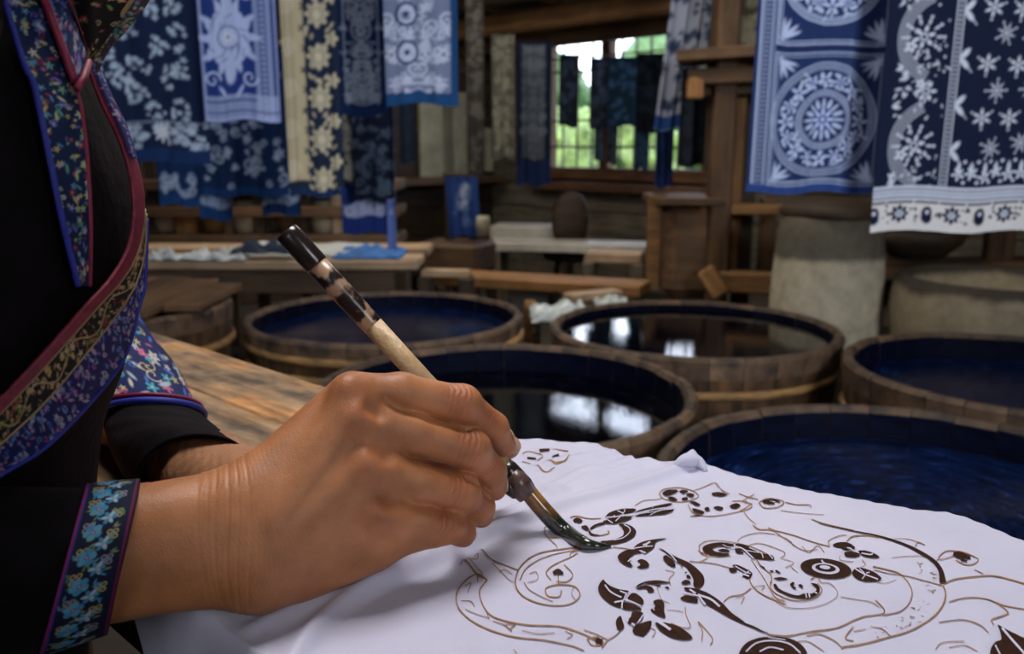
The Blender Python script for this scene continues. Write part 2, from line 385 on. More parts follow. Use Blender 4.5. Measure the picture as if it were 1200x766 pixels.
# outside: grass bank and shrubs seen through the window
M['leaf'] = plain('leaf_green', (0.045, 0.11, 0.020), 0.6, var=0.6, s=14, bs=0.6, bd=0.03)
M['leaf2'] = plain('leaf_yellow_green', (0.13, 0.20, 0.035), 0.6, var=0.6, s=11, bs=0.6, bd=0.03)
M['grass'] = plain('meadow_grass', (0.08, 0.13, 0.03), 0.8, var=0.4, s=3)
g = []; nx = 30
for i in range(nx):
    for j in range(nx):
        s = -8+16*i/(nx-1); o = 0.4+20*j/(nx-1)
        g.append(wp(s+1, -0.05+0.035*max(0, o-1)+0.05*math.sin(3*s+o), o))
tag(fast_mesh('trim_12', g, grid_faces(nx, nx), M['grass']), kind='structure')
bpy.data.objects['trim_12'].name = 'ground_outside'
def shrub(c, r, mat, label, name='shrub', squash=0.9):
    bm = bmesh.new(); bmesh.ops.create_icosphere(bm, subdivisions=4, radius=1)
    from mathutils import noise
    for v in bm.verts:
        d = 1+0.28*noise.noise(v.co*2.2+Vector(c))+0.16*noise.noise(v.co*7+Vector(c))+0.10*noise.noise(v.co*16)
        v.co = Vector((v.co.x*r*d, v.co.y*r*d, v.co.z*r*d*squash))
    vs = np.array([v.co for v in bm.verts])+np.array(c); fs = [[q.index for q in f.verts] for f in bm.faces]; bm.free()
    root = thing(name, (c[0], c[1], 0), label, 'shrub', 'shrubs outside the window')
    mesh('foliage', vs, fs, mat, root, True)
    tube('stem', [(c[0], c[1], 0), (c[0]+.05, c[1], c[2]*0.7)], [0.05, 0.03], M['wood_dark'], root, 8)
gcol = [(655, 188, 9.5, 0.62, 'leaf2', 'yellow-green shrub low outside the left window pane'),
        (700, 190, 10.5, 0.66, 'leaf2', 'bright green shrub outside behind the window mullion'),
        (742, 186, 10.0, 0.62, 'leaf2', 'green shrub low outside the right window pane'),
        (790, 120, 13.0, 1.1, 'leaf', 'tall green shrub outside at the upper right of the window'),
        (640, 110, 15.0, 0.75, 'leaf', 'pale green tree crown outside at the left edge of the window'),
        (716, 150, 16.5, 0.9, 'leaf', 'mid green tree crown outside, behind the low shrubs')]
for px, py, d, r, mt, lb in gcol: shrub(tuple(P(px, py, d)), r, M[mt], lb)

# ------------------------------------------------------------------ dye vats
def vat(label, c, R, ztop, zwater, wmat, n=30, hoops=(0.10,), taper=0.90, name='dye_vat', seed=0, rimh=0.003):
    r_ = random.Random(seed); root = thing(name, (c[0], c[1], 0), label, 'tub', 'wooden indigo dye tubs')
    th = 0.031
    for k in range(n):
        a0 = 2*math.pi*k/n+0.0018; a1 = 2*math.pi*(k+1)/n-0.0018
        dz = r_.uniform(-0.5, 0.5)*rimh; dr = r_.uniform(-0.002, 0.003)
        zt = ztop+dz; rb = R*taper
        prof = [(rb, 0.0), (R*(1-(1-taper)*0.12)+dr, zt-0.06), (R+dr, zt-0.010), (R-0.008+dr, zt), (R-th+0.008+dr, zt), (R-th+dr, zt-0.012), (R-th-0.002, zt-0.03), (rb-th, 0.02)]
        vs = []; na = 4
        for i in range(na):
            a = a0+(a1-a0)*i/(na-1)
            for (r, z) in prof: vs.append((c[0]+r*math.cos(a), c[1]+r*math.sin(a), z))
        m_ = len(prof); fs = []; mi = []
        for i in range(na-1):
            for j in range(m_):
                j2 = (j+1) % m_
                fs.append((i*m_+j, i*m_+j2, (i+1)*m_+j2, (i+1)*m_+j)); mi.append(2 if j in (5, 6) else (1 if j in (1, 2, 3, 4) else 0))
        fs.append(tuple(range(m_))[::-1]); fs.append(tuple((na-1)*m_+j for j in range(m_))); mi += [0, 0]
        fs = [f[::-1] for f in fs]
        mesh('stave', vs, fs, None, root, False, [M['stave'], M['stave_rim'], M['indigo_wall']], mi)
    for hz in hoops:
        z = ztop-hz; r = R*(1-(1-taper)*(0.12+0.88*(hz/ztop)))+0.006
        a = np.linspace(0, 2*np.pi, 61)[:-1]; v = []
        for (dr, dz) in ((0, -.013), (0.007, -.009), (0.010, 0), (0.007, .009), (0, .013), (-0.006, 0)):
            w = 0.0015*np.sin(a*40)
            v.append(np.stack([c[0]+(r+dr+w)*np.cos(a), c[1]+(r+dr+w)*np.sin(a), z+dz+0.002*np.sin(a*2+seed)], -1))
        vv = np.vstack(v+[v[0]]); mesh('hoop', vv, grid_faces(7, 60, True), M['hoop'], root, True)
    # liquor surface, origin on the tub axis
    a = np.linspace(0, 2*np.pi, 64, endpoint=False); rw = R*(1-(1-taper)*(ztop-zwater)/ztop)-th+0.002
    me = bpy.data.meshes.new('dye_liquid')
    me.from_pydata([(rw*math.cos(q), rw*math.sin(q), 0) for q in a]+[(rw*math.cos(q), rw*math.sin(q), -0.03) for q in a], [],
                   [tuple(range(64)), tuple(range(127, 63, -1))]+[(i, 64+i, 64+(i+1) % 64, (i+1) % 64) for i in range(64)])
    me.materials.append(wmat); o = bpy.data.objects.new('dye_liquid', me); o.location = (c[0], c[1], zwater); finish(o, root)
    return root
RZ = 0.44
def vc(px, Y): return (at_y(px, 400, Y)[0], Y)
def vcx(px, Y, z=RZ):  # centre whose projection falls at px, on the rim plane
    zc = -(z-1)*sp_+Y*cp_; return ((px-600)/1000*zc, Y)
vat('nearest round dye tub of deep blue liquid beside the white cloth', vcx(1080, 1.37), 0.45, RZ, RZ-0.07, M['water_blue'], 32, (0.12,), seed=1)
vat('dark dye tub directly behind the hand, window mirrored in it', vcx(589, 1.95), 0.455, RZ, RZ-0.070, M['water_still'], 32, (0.14,), seed=2)
vat('grey-brown dye tub with bright window glints, before the cabinet', vcx(812, 2.66), 0.452, RZ, RZ-0.030, M['water_still'], 30, (0.105,), seed=3)
vat('dye tub of dark blue liquid at the right edge below the flowered cloth', vcx(1198, 2.13), 0.435, RZ, RZ-0.07, M['water_mid'], 32, (0.13,), seed=4)
vat('brown dye tub with a yellowish hoop, seen behind the brush handle', vcx(452, 2.84), 0.465, RZ, RZ-0.055, M['water_mid'], 30, (0.06, 0.12), seed=5)
vat('dark lidded dye tub at far left beside the embroidered jacket', vcx(138, 2.62, 0.52), 0.34, 0.52, 0.43, M['water_still'], 24, (0.12, 0.3), seed=6)
lidc = vcx(138, 2.62, 0.52)
lid = thing('tub_lid', (lidc[0], lidc[1], 0.525), 'round plank lid resting on the dark tub at far left', 'lid')
for k in range(6):
    x = lidc[0]-0.275+0.11*k; hy = math.sqrt(max(0.01, 0.34**2-(x-lidc[0])**2))
    board('plank', (x, lidc[1]-hy, 0.54), (x, lidc[1]+hy, 0.54), 0.106, 0.022, M['wood_mid'], lid)
# ------------------------------------------------------------------ dyed cloth patterns (painted into the cloth's own colour)
class Canvas:
    def __init__(s, x0, y0, x1, y1, step, base):
        s.nu = max(8, int((x1-x0)/step)+1); s.nv = max(8, int((y1-y0)/step)+1)
        s.x0, s.y0, s.x1, s.y1 = x0, y0, x1, y1
        s.X, s.Y = np.meshgrid(np.linspace(x0, x1, s.nu), np.linspace(y0, y1, s.nv))
        s.c = np.zeros((s.nv, s.nu, 3), np.float32)+np.array(base, np.float32)
        s.e = step*0.6
    def put(s, d, col, sl=None, a=1.0):
        """d = signed distance (<0 inside)"""
        k = np.clip(0.5-d/(2*s.e), 0, 1)[..., None]*a
        if sl is None: s.c = s.c*(1-k)+np.array(col)*k
        else: s.c[sl] = s.c[sl]*(1-k)+np.array(col)*k
    def win(s, xa, ya, xb, yb):
        fx = (s.nu-1)/(s.x1-s.x0); fy = (s.nv-1)/(s.y1-s.y0); m = 2
        i0 = max(0, int((ya-s.y0)*fy)-m); i1 = min(s.nv, int((yb-s.y0)*fy)+m+2)
        j0 = max(0, int((xa-s.x0)*fx)-m); j1 = min(s.nu, int((xb-s.x0)*fx)+m+2)
        if i0 >= i1 or j0 >= j1: return None
        return (slice(i0, i1), slice(j0, j1))
    def disk(s, x, y, r, col, a=1.0, ry=None, rot=0):
        q = s.win(x-max(r, ry or r), y-max(r, ry or r), x+max(r, ry or r), y+max(r, ry or r))
        if q is None: return
        dx, dy = s.X[q]-x, s.Y[q]-y
        if ry is not None:
            c, n = math.cos(rot), math.sin(rot); u = dx*c+dy*n; v = -dx*n+dy*c
            d = (np.sqrt((u/r)**2+(v/ry)**2)-1)*min(r, ry)
        else: d = np.hypot(dx, dy)-r
        s.put(d, col, q, a)
    def ring(s, x, y, r, w, col, a=1.0, a0=None, a1=None):
        q = s.win(x-r-w, y-r-w, x+r+w, y+r+w)
        if q is None: return
        dx, dy = s.X[q]-x, s.Y[q]-y; d = np.abs(np.hypot(dx, dy)-r)-w/2
        if a0 is not None:
            t = np.arctan2(dy, dx); t = (t-a0) % (2*np.pi); d = np.where(t < a1-a0, d, 9)
        s.put(d, col, q, a)
    def seg(s, xa, ya, xb, yb, w, col, a=1.0):
        q = s.win(min(xa, xb)-w, min(ya, yb)-w, max(xa, xb)+w, max(ya, yb)+w)
        if q is None: return
        dx, dy = xb-xa, yb-ya; L = dx*dx+dy*dy+1e-9
        h = np.clip(((s.X[q]-xa)*dx+(s.Y[q]-ya)*dy)/L, 0, 1)
        s.put(np.hypot(s.X[q]-xa-h*dx, s.Y[q]-ya-h*dy)-w/2, col, q, a)
    def rect(s, xa, ya, xb, yb, col, a=1.0):
        q = s.win(xa, ya, xb, yb)
        if q is None: return
        s.put(np.maximum(np.maximum(xa-s.X[q], s.X[q]-xb), np.maximum(ya-s.Y[q], s.Y[q]-yb)), col, q, a)
    def frame(s, xa, ya, xb, yb, w, col, a=1.0):
        s.rect(xa, ya, xb, ya+w, col, a); s.rect(xa, yb-w, xb, yb, col, a); s.rect(xa, ya, xa+w, yb, col, a); s.rect(xb-w, ya, xb, yb, col, a)
    def flower(s, x, y, r, n, col, rot=0.0, k=0.45, core=None, a=1.0, hole=None):
        q = s.win(x-r, y-r, x+r, y+r)
        if q is None: return
        dx, dy = s.X[q]-x, s.Y[q]-y; t = np.arctan2(dy, dx)+rot
        rr = r*(1-k+k*np.cos(n*t)); s.put(np.hypot(dx, dy)-rr, col, q, a)
        if hole: s.ring(x, y, r*0.42, r*0.12, hole)
        if core is not None: s.disk(x, y, r*0.2, core)
    def scroll(s, x, y, r, col, w, turns=1.3, rot=0.0, flip=1):
        p = None
        for i in range(19):
            t = i/18; a = rot+flip*turns*2*np.pi*t; q = (x+r*(1-0.82*t)*math.cos(a), y+r*(1-0.82*t)*math.sin(a))
            if p: s.seg(*p, *q, w*(1-0.4*t), col)
            p = q
    def leafy(s, x, y, L, ang, col, w=None):
        """a leaf: pointed ellipse"""
        s.disk(x+math.cos(ang)*L/2, y+math.sin(ang)*L/2, L/2, col, ry=(w or L*0.22), rot=ang)
NAVY = (0.003, 0.010, 0.048); BLUE = (0.022, 0.060, 0.20); LIGHT = (0.40, 0.50, 0.72); CREAM = (0.62, 0.58, 0.44); WHITE = (0.60, 0.64, 0.74)
def tangle(c, x0, y0, x1, y1, n, col, size, r_, kinds=(0, 1, 2, 3)):
    """dense floral filling"""
    for _ in range(n):
        x, y = r_.uniform(x0, x1), r_.uniform(y0, y1); s = size*r_.uniform(0.6, 1.3); k = r_.choice(kinds)
        if k == 0: c.flower(x, y, s, r_.choice((5, 6, 8)), col, r_.uniform(0, 6), 0.3, c.c[0, 0]*0+np.array(NAVY))
        elif k == 1: c.scroll(x, y, s, col, s*0.28, 1.2, r_.uniform(0, 6), r_.choice((-1, 1)))
        elif k == 2:
            a = r_.uniform(0, 6.28)
            for d in (-0.5, 0, 0.5): c.leafy(x, y, s*1.3, a+d, col)
        else:
            a = r_.uniform(0, 6.28); c.seg(x, y, x+s*1.6*math.cos(a), y+s*1.6*math.sin(a), s*0.2, col); c.disk(x, y, s*0.35, col)
def sym_fill(c, x0, y0, x1, y1, n, col, size, r_):
    """mirrored floral panel"""
    mx = (x0+x1)/2
    for _ in range(n):
        x, y = r_.uniform(x0, mx), r_.uniform(y0, y1); s = size*r_.uniform(0.6, 1.3); k = r_.randrange(4); a = r_.uniform(0, 6.28); a2 = math.pi-a
        for X, A, fl in ((x, a, 1), (2*mx-x, a2, -1)):
            if k == 0: c.flower(X, y, s, 6, col, a, 0.3, NAVY)
            elif k == 1: c.scroll(X, y, s, col, s*0.3, 1.2, A, fl)
            elif k == 2: c.leafy(X, y, s*1.6, A, col); c.leafy(X, y, s*1.4, A+0.7*fl, col)
            else: c.seg(X, y, X+s*1.8*math.cos(A), y+s*1.8*math.sin(A), s*0.22, col)
def hang(name, label, group, px0, px1, ytop, ybot, depth, paint, step=1.6, base=NAVY, fold=0.006, yaw=0.0, skew=0.0, cat='cloth', seed=0, tilt=0.0, drop=0.0, rod=True):
    """a dyed length hanging straight down from its rod at this depth"""
    c = Canvas(px0, ytop, px1, ybot, step, base)
    paint(c, random.Random(seed+11))
    r_ = random.Random(seed)
    depth = Dm(depth); cen = P((px0+px1)/2, 170, depth); ca, sa = math.cos(yaw), math.sin(yaw)
    fx = depth/F
    U = (c.X-(px0+px1)/2)*fx; 
    V = (170-c.Y)*fx
    Vn = (c.Y-ytop)/(ybot-ytop)
    ph = r_.uniform(0, 6); kf = r_.uniform(9, 16)/( (px1-px0)*fx+0.1)
    off = fold*(0.35+0.65*Vn)*(np.sin(U*kf*2+ph)+0.5*np.sin(U*kf*4.3+ph*2+Vn*1.2))+tilt*Vn
    U2 = U*(1-0.02*Vn)+skew*Vn*fx*(px1-px0)
    X = cen[0]+U2*ca-off*sa; Y = cen[1]+U2*sa+off*ca; Z = cen[2]+V+drop*fx*(U/((px1-px0)*fx))*Vn
    Z += 0.004*np.sin(U*kf+ph)*Vn*depth/2
    n = c.nv*c.nu; vf = np.stack([X, Y, Z], -1).reshape(-1, 3)
    nrm = np.array([sa, -ca, 0])*0.0008
    v2 = np.vstack([vf+nrm, vf-nrm]); g = grid_faces(c.nv, c.nu)
    g2 = g[:, ::-1]+n
    i = np.arange(c.nu-1); j = np.arange(c.nv-1)*c.nu
    e1 = np.stack([i+1, i, i+n, i+1+n], -1); b = (c.nv-1)*c.nu; e2 = np.stack([b+i, b+i+1, b+i+1+n, b+i+n], -1)
    e3 = np.stack([j, j+c.nu, j+c.nu+n, j+n], -1); q = j+c.nu-1; e4 = np.stack([q+c.nu, q, q+n, q+c.nu+n], -1)
    o = fast_mesh(name, v2, np.vstack([g[:, ::-1], g2[:, :], e1, e2, e3, e4]), M['batik'], None, True, np.concatenate([c.c.reshape(-1, 3)]*2))
    tag(o, label, cat, group)
    return o
# --- painters
def p_mandala(c, r_):
    L = (0.34, 0.41, 0.60); B = (0.020, 0.050, 0.20)
    c.c[:] = np.array((0.009, 0.022, 0.088))
    for x, w in ((882, 2.5), (886, 1.2), (895, 2), (899, 1.0)): c.rect(x, -200, x+w, 222, L, 0.8)
    for y in range(-190, 220, 5): c.rect(889, y, 893, y+2.4, L, 0.6)
    for cy in (-97, 142-180+6, 142):
        x0, x1, y0, y1 = 902, 1036, cy-76 if cy > 0 else cy-70, cy+74
        if cy != 142: cy = -28
        if cy == -28: y0, y1 = -100, 58
        c.frame(x0, y0, x1, y1, 1.6, L); c.frame(x0+4, y0+4, x1-4, y1-4, 1.0, L, 0.7)
        cx = 966
        for (x, y) in ((x0+8, y0+8), (x1-8, y0+8), (x0+8, y1-8), (x1-8, y1-8)):
            a = math.atan2(cy-y, cx-x)
            for d in (-0.6, -0.25, 0.25, 0.6): c.leafy(x, y, 20, a+d, L, 2.0)
            c.flower(x, y, 6, 6, L)
        for r, w in ((64, 1.4), (60.5, 1.2), (57.5, 1.0), (33, 1.4), (30, 1.3), (27.5, 1.0)): c.ring(cx, cy, r, w, L)
        for k in range(16):
            a = k*math.pi/8; xx, yy = cx+45*math.cos(a), cy+45*math.sin(a)
            if k % 2: c.flower(xx, yy, 8.5, 6, L, a, 0.35, B, hole=B)
            else:
                c.flower(xx, yy, 10, 5, L, a, 0.4, B); c.leafy(cx+52*math.cos(a+0.2), cy+52*math.sin(a+0.2), 8, a+1.9, L)
            for q in range(4):
                rr = r_.uniform(36, 55); aa = a+r_.uniform(-0.2, 0.2)
                c.leafy(cx+rr*math.cos(aa), cy+rr*math.sin(aa), r_.uniform(5, 9), r_.uniform(0, 6), L, 1.3)
            c.leafy(cx+12*math.cos(a), cy+12*math.sin(a), 12, a, L, 2.4 if k % 2 else 1.6)
        c.disk(cx, cy, 13, B); c.flower(cx, cy, 14, 8, L, 0, 0.32); c.disk(cx, cy, 5, B); c.disk(cx, cy, 2.5, L)
    c.rect(902, 58, 1036, 66, (0.007, 0.017, 0.075))
    c.rect(870, 216, 1050, 230, (0.015, 0.04, 0.17)); c.rect(902, 210, 1036, 211.5, L)
def p_flowerfield(c, r_):
    L = (0.42, 0.47, 0.58); D = (0.002, 0.006, 0.026)
    c.c[:] = np.array(D)
    # scalloped arches along the left third
    for k, cy in enumerate((-190, -70, 50, 172)):
        for r in (54, 51, 48, 45, 42): c.ring(1096, cy, r, 1.1, L, 0.9, math.pi*0.62, math.pi*1.38)
        c.flower(1071, cy, 13, 6, L, 0.3, 0.35, D, hole=D)
        for j in range(10):
            a = j*math.pi/5; c.leafy(1071+14*math.cos(a), cy+14*math.sin(a), 7, a, L, 1.5); c.disk(1071+23*math.cos(a), cy+23*math.sin(a), 1.8, L)
        c.flower(1058, cy+10, 7, 5, L, 0, 0.2, D); 
        c.flower(1079, cy+60, 12, 6, L, 0, 0.3, D, hole=D); c.flower(1072, cy+52, 6, 5, L, 0, 0.2, D)
        for j in range(22): c.leafy(r_.uniform(1042, 1060), cy+r_.uniform(30, 90), r_.uniform(4, 9), r_.uniform(0, 6), L, 1.4)
        for j in range(26): c.disk(r_.uniform(1060, 1102), cy+r_.uniform(-35, 60), r_.uniform(0.7, 1.6), L)
        for j in range(14): c.leafy(r_.uniform(1064, 1102), cy+r_.uniform(25, 80), r_.uniform(4, 8), r_.uniform(0, 6), L, 1.2)
    c.rect(1106, -260, 1107.5, 218, L); c.rect(1115, -260, 1116.5, 218, L)
    for y in range(-256, 216, 5): c.rect(1109.5, y, 1113, y+2.4, L, 0.8)
    for k in range(9): c.leafy(1117, -240+k*52, 14, -0.9, L, 3); c.leafy(1117, -240+k*52, 14, 0.9, L, 3); c.seg(1117, -240+k*52, 1130, -225+k*52, 1.2, L)
    # scattered blossoms of the main field
    row = 0
    for y in range(-232, 190, 31):
        for x in range(1145 + (18 if row % 2 else 0), 1420, 38):
            xx, yy = x+r_.uniform(-3, 3), y+r_.uniform(-3, 3); n = 6 if (row+x) % 2 else 8
            for j in range(n):
                a = j*2*math.pi/n+row; c.leafy(xx+2*math.cos(a), yy+2*math.sin(a), 8.5, a, L, 1.6 if n == 6 else 1.0)
                if j % 2 == 0: c.disk(xx+13*math.cos(a), yy+13*math.sin(a), 1.2, L)
            c.disk(xx, yy, 3, D); c.disk(xx, yy, 2, L)
        row += 1
    for x in range(1128, 1420, 15):
        c.flower(x, 203+3*math.sin(x), 8, 5, L, x, 0.35, D); c.leafy(x, 203, 14, -1.57, L, 2.2); c.disk(x+7, 188, 2, L); c.disk(x+7, 212, 2, L)
    c.rect(1000, 218, 1430, 235, L); c.rect(1000, 221.5, 1430, 223, D); c.rect(1000, 226, 1430, 227.5, (0.12, 0.15, 0.24)); c.rect(1000, 231, 1430, 232.5, D)
    c.rect(1000, 235, 1430, 272, (0.50, 0.50, 0.52))
    k = 0
    for x in range(1030, 1420, 32):
        c.rect(x-15, 236, x+15, 239, D, 0.9)
        if k % 2: c.flower(x, 251, 11, 8, D, 0, 0.15); c.flower(x, 251, 6, 6, L, 0, 0.3, D)
        else: c.disk(x, 251, 7, D, ry=9); c.leafy(x, 262, 10, -2.3, D, 2.5); c.leafy(x, 262, 10, -0.8, D, 2.5); c.disk(x, 249, 2.5, L)
        for j in range(6): c.disk(x+16+r_.uniform(-4, 4), 250+r_.uniform(-10, 12), r_.uniform(1, 2.2), D)
        k += 1
def p_medallion(c, r_):
    L = (0.38, 0.46, 0.74); B = (0.012, 0.035, 0.19); c.c[:] = np.array(B)
    c.frame(244, -200, 331, 142, 2.5, L, 0.8); c.rect(306, -200, 325, 142, L, 0.55); 
    for y in range(-200, 140, 6): c.disk(315, y, 4.5, B, 0.6); c.disk(315, y+2, 2, L)
    c.rect(246, 113, 331, 141, L, 0.55); c.rect(246, 119, 306, 121, B); c.rect(246, 131, 331, 133, B, 0.7)
    for cy in (50, -120):
        c.flower(276, cy, 30, 12, L, 0, 0.12); c.disk(276, cy, 24, L, 0.9, ry=33, rot=0); c.leafy(276, cy+20, 32, 1.57, L, 6); c.leafy(276, cy-20, 34, -1.57, L, 6)
        for k in range(10):
            a = k*math.pi/5; c.leafy(276+14*math.cos(a), cy+17*math.sin(a), 24, a, L, 4)
        c.ring(276, cy, 12, 2, B, 0.7); c.flower(276, cy, 8, 6, (0.55, 0.6, 0.75), 0, 0.3, B)
        for k in range(20):
            a = r_.uniform(0, 6.28); rr = r_.uniform(10, 26); c.seg(276+rr*math.cos(a), cy+rr*math.sin(a), 276+(rr+5)*math.cos(a+.3), cy+(rr+5)*math.sin(a+.3), 1.3, B, 0.7)
    for s in (-1, 1):
        for y in (0, 95): c.scroll(276+s*22, y, 10, L, 2.5, 1.2, 0, s); c.leafy(276+s*14, y+8, 16, 1.57+s*0.6, L, 2)
def p_dark_floral(c, r_):
    L = (0.36, 0.46, 0.62); c.c[:] = np.array((0.004, 0.012, 0.048))
    for (x, y, r) in ((128, 70, 16), (160, 40, 10), (172, 85, 17), (165, 115, 14), (190, 20, 9), (196, 60, 12), (218, 50, 12), (214, 15, 9), (205, 95, 9), (185, 135, 12), (216, 130, 10), (152, 98, 11), (140, 90, 13), (222, 85, 9), (148, 10, 9)):
        for k in range(14):
            a = r_.uniform(0, 6.28); q = r*math.sqrt(r_.random()); s = r_.uniform(2, 4.5)
            c.flower(x+q*math.cos(a), y+q*math.sin(a)*1.3, s, 5, L, a, 0.3, a=0.9)
    c.rect(110, 143, 250, 146, L, 0.35); tangle(c, 145, 148, 245, 172, 46, L, 5, r_, (0, 2)); c.flower(191, 157, 12, 8, (0.45, 0.5, 0.58), 0, 0.25)
    c.rect(110, 175, 250, 195, (0.006, 0.025, 0.10))
def p_cream(c, r_):
    L = (0.50, 0.46, 0.34); c.c[:] = np.array((0.012, 0.022, 0.055)); c.rect(330, -200, 362, 212, (0.52, 0.45, 0.30), 0.95)
    for y in range(-170, 215, 46):
        c.disk(342, y, 11, (0.60, 0.53, 0.38)); c.flower(363, y+2, 6, 5, (0.012, 0.022, 0.06)); c.flower(360, y+26, 5, 5, (0.012, 0.022, 0.06))
        c.flower(378, y+10, 15, 8, L, 0, 0.16, (0.6, 0.55, 0.42)); c.ring(378, y+10, 7, 1.2, (0.1, 0.1, 0.12), 0.5)
        for k in range(8): c.leafy(r_.uniform(364, 398), y+r_.uniform(20, 46), 7, r_.uniform(0, 6), L, 2)
        c.flower(394, y-8, 9, 5, L, 0, 0.2)
    c.rect(330, 222, 402, 232, (0.008, 0.03, 0.10))
def p_panel(x0, x1, y1, L=(0.36, 0.44, 0.62), B=(0.008, 0.030, 0.12), dens=80, size=6, hem=14, m=8):
    def f(c, r_):
        c.c[:] = np.array(B); y0 = c.y0+m; c.frame(x0+m, y0, x1-m, y1-hem, 1.6, L)
        sym_fill(c, x0+m+3, y0+3, x1-m-3, y1-hem-4, dens, L, size, r_)
        cx = (x0+x1)/2
        for k in range(int((y1-hem-y0)/50)+1):
            cy = y1-hem-32-50*k; c.ring(cx, cy, 11, 2.4, L); c.flower(cx, cy, 8, 6, L, 0, 0.3, B)
        c.rect(c.x0, y1-hem*0.7, c.x1, y1, tuple(1.3*q for q in B))
    return f
def p_lattice(x0, x1, y1, **k):
    def f(c, r_):
        L = (0.42, 0.48, 0.66); B = (0.010, 0.032, 0.13); c.c[:] = np.array(B); xb = x1-8
        c.rect(x0, c.y0, xb, y1-14, L, 0.35)
        sym_fill(c, x0+4, c.y0, xb-4, y1-16, 110, L, 7, r_); 
        for cy in (25, 67): c.ring((x0+xb)/2-12, cy, 12, 3, B); c.ring((x0+xb)/2-12, cy, 8, 3, L); c.disk((x0+xb)/2-12, cy, 3, B)
        c.rect(x0+4, y1-30, xb-4, y1-28, L); c.rect(x0+4, y1-24, xb-4, y1-21, L); c.rect(xb, c.y0, x1, y1, (0.008, 0.05, 0.16)); c.rect(x0, y1-12, x1, y1, (0.008, 0.055, 0.17))
    return f
def p_simple(L, B, dens, size, hem=8, m=4, hemcol=None, kinds=(0, 1, 2, 3), top=0):
    def f(c, r_):
        c.c[:] = np.array(B); tangle(c, c.x0+m, c.y0+m+top, c.x1-m, c.y1-hem, dens, L, size, r_, kinds)
        c.rect(c.x0, c.y1-hem, c.x1, c.y1, hemcol or B)
    return f
# ------------------------------------------------------------------ hanging dyed cloths, near to far
G1 = 'indigo cloths hung at the left'; G2 = 'indigo cloths hung at the right'; G3 = 'cloths hung before the window'
hang('hanging_cloth', 'large indigo batik with a round mandala panel, hung right of centre', G2, 878, 1044, -110, 225, 1.85, p_mandala, 1.15, fold=0.005, yaw=0.10, skew=-0.03, seed=1)
hang('hanging_cloth', 'wide navy batik of scattered white blossoms with a white border hem', G2, 1027, 1300, -110, 271, 1.78, p_flowerfield, 1.2, fold=0.004, yaw=0.0, skew=-0.01, seed=2)
hang('hanging_cloth', 'lighter blue batik with a spiky white medallion and bordered right side', G1, 243, 333, -110, 143, 2.25, p_medallion, 1.4, fold=0.006, yaw=0.03, seed=3, drop=0.0)
hang('hanging_cloth', 'broad dark indigo cloth with clustered white blossoms beside the jacket', G1, 118, 246, -110, 190, 2.30, p_dark_floral, 1.5, fold=0.012, yaw=-0.05, seed=4, drop=-0.02)
hang('hanging_cloth', 'navy cloth of big cream blossoms with a solid cream left stripe', G1, 336, 402, -110, 229, 2.40, p_cream, 1.5, fold=0.005, seed=5)
hang('hanging_cloth', 'narrow blue batik with a white panel between cream and wide cloths', G1, 399, 456, -110, 137, 2.50, p_panel(399, 456, 137, dens=110, size=5), 1.5, fold=0.003, seed=6)
hang('hanging_cloth', 'blue batik densely filled with white scrolls and a bright blue hem', G1, 452, 539, -110, 124, 2.20, p_lattice(452, 539, 124), 1.4, fold=0.004, yaw=-0.12, seed=7, drop=-0.10)
LB, BB = (0.24, 0.33, 0.52), (0.006, 0.028, 0.105)
hang('hanging_cloth', 'mid indigo floral cloth hanging low behind the medallion cloth', G1, 232, 337, 60, 229, 2.97, p_simple((0.30, 0.38, 0.54), (0.005, 0.02, 0.075), 80, 6, 9, 6, (0.006, 0.035, 0.13)), 1.6, seed=8)
hang('hanging_cloth', 'small blue cloth with a white pale block, beside the jacket edge', G1, 181, 229, 60, 240, 3.04, p_simple((0.30, 0.39, 0.56), BB, 26, 5, 10, 5, (0.006, 0.04, 0.15), top=138), 1.5, seed=9)
hang('hanging_cloth', 'small blue cloth hanging lowest beneath the mid indigo cloth', G1, 228, 268, 60, 257, 3.04, p_simple((0.22, 0.30, 0.48), BB, 34, 6, 14, 7, (0.008, 0.04, 0.15), top=158), 1.6, seed=10)
hang('hanging_cloth', 'small navy cloth with white sprays below the cream striped cloth', G1, 302, 350, 60, 251, 3.04, p_simple((0.28, 0.36, 0.50), BB, 34, 6, 12, 4, (0.005, 0.03, 0.11), top=144), 1.6, seed=11)
hang('hanging_cloth', 'very dark floral cloth hanging under the narrow blue batik', G1, 412, 462, 60, 232, 2.96, p_simple((0.06, 0.085, 0.13), (0.004, 0.008, 0.024), 90, 6, 4), 1.6, fold=0.012, seed=12)
hang('hanging_cloth', 'greyish cream flowered strip peeping out beside the very dark cloth', G1, 392, 416, 60, 216, 3.0, p_simple((0.24, 0.23, 0.20), (0.02, 0.022, 0.03), 60, 6, 4), 1.6, seed=13)
hang('hanging_cloth', 'short royal blue cloth with pale clumps below the very dark cloth', G1, 397, 455, 60, 273, 3.04, p_simple((0.26, 0.30, 0.46), (0.008, 0.024, 0.13), 46, 7, 20, 6, (0.008, 0.024, 0.14), top=174), 1.6, seed=14, drop=0.02)
hang('hanging_cloth', 'slim black-blue cloth alone right of the very dark cloth', G1, 468, 487, 60, 190, 3.6, p_simple((0.012, 0.02, 0.035), (0.006, 0.012, 0.025), 20, 6, 4), 1.8, seed=15)
hang('hanging_cloth', 'long pinkish white and blue strip trailing to the work table', G1, 451, 462, 60, 295, 3.03, p_simple((0.36, 0.38, 0.55), (0.10, 0.16, 0.42), 22, 4, 20), 1.6, seed=16)
GB = (0.11, 0.10, 0.085)
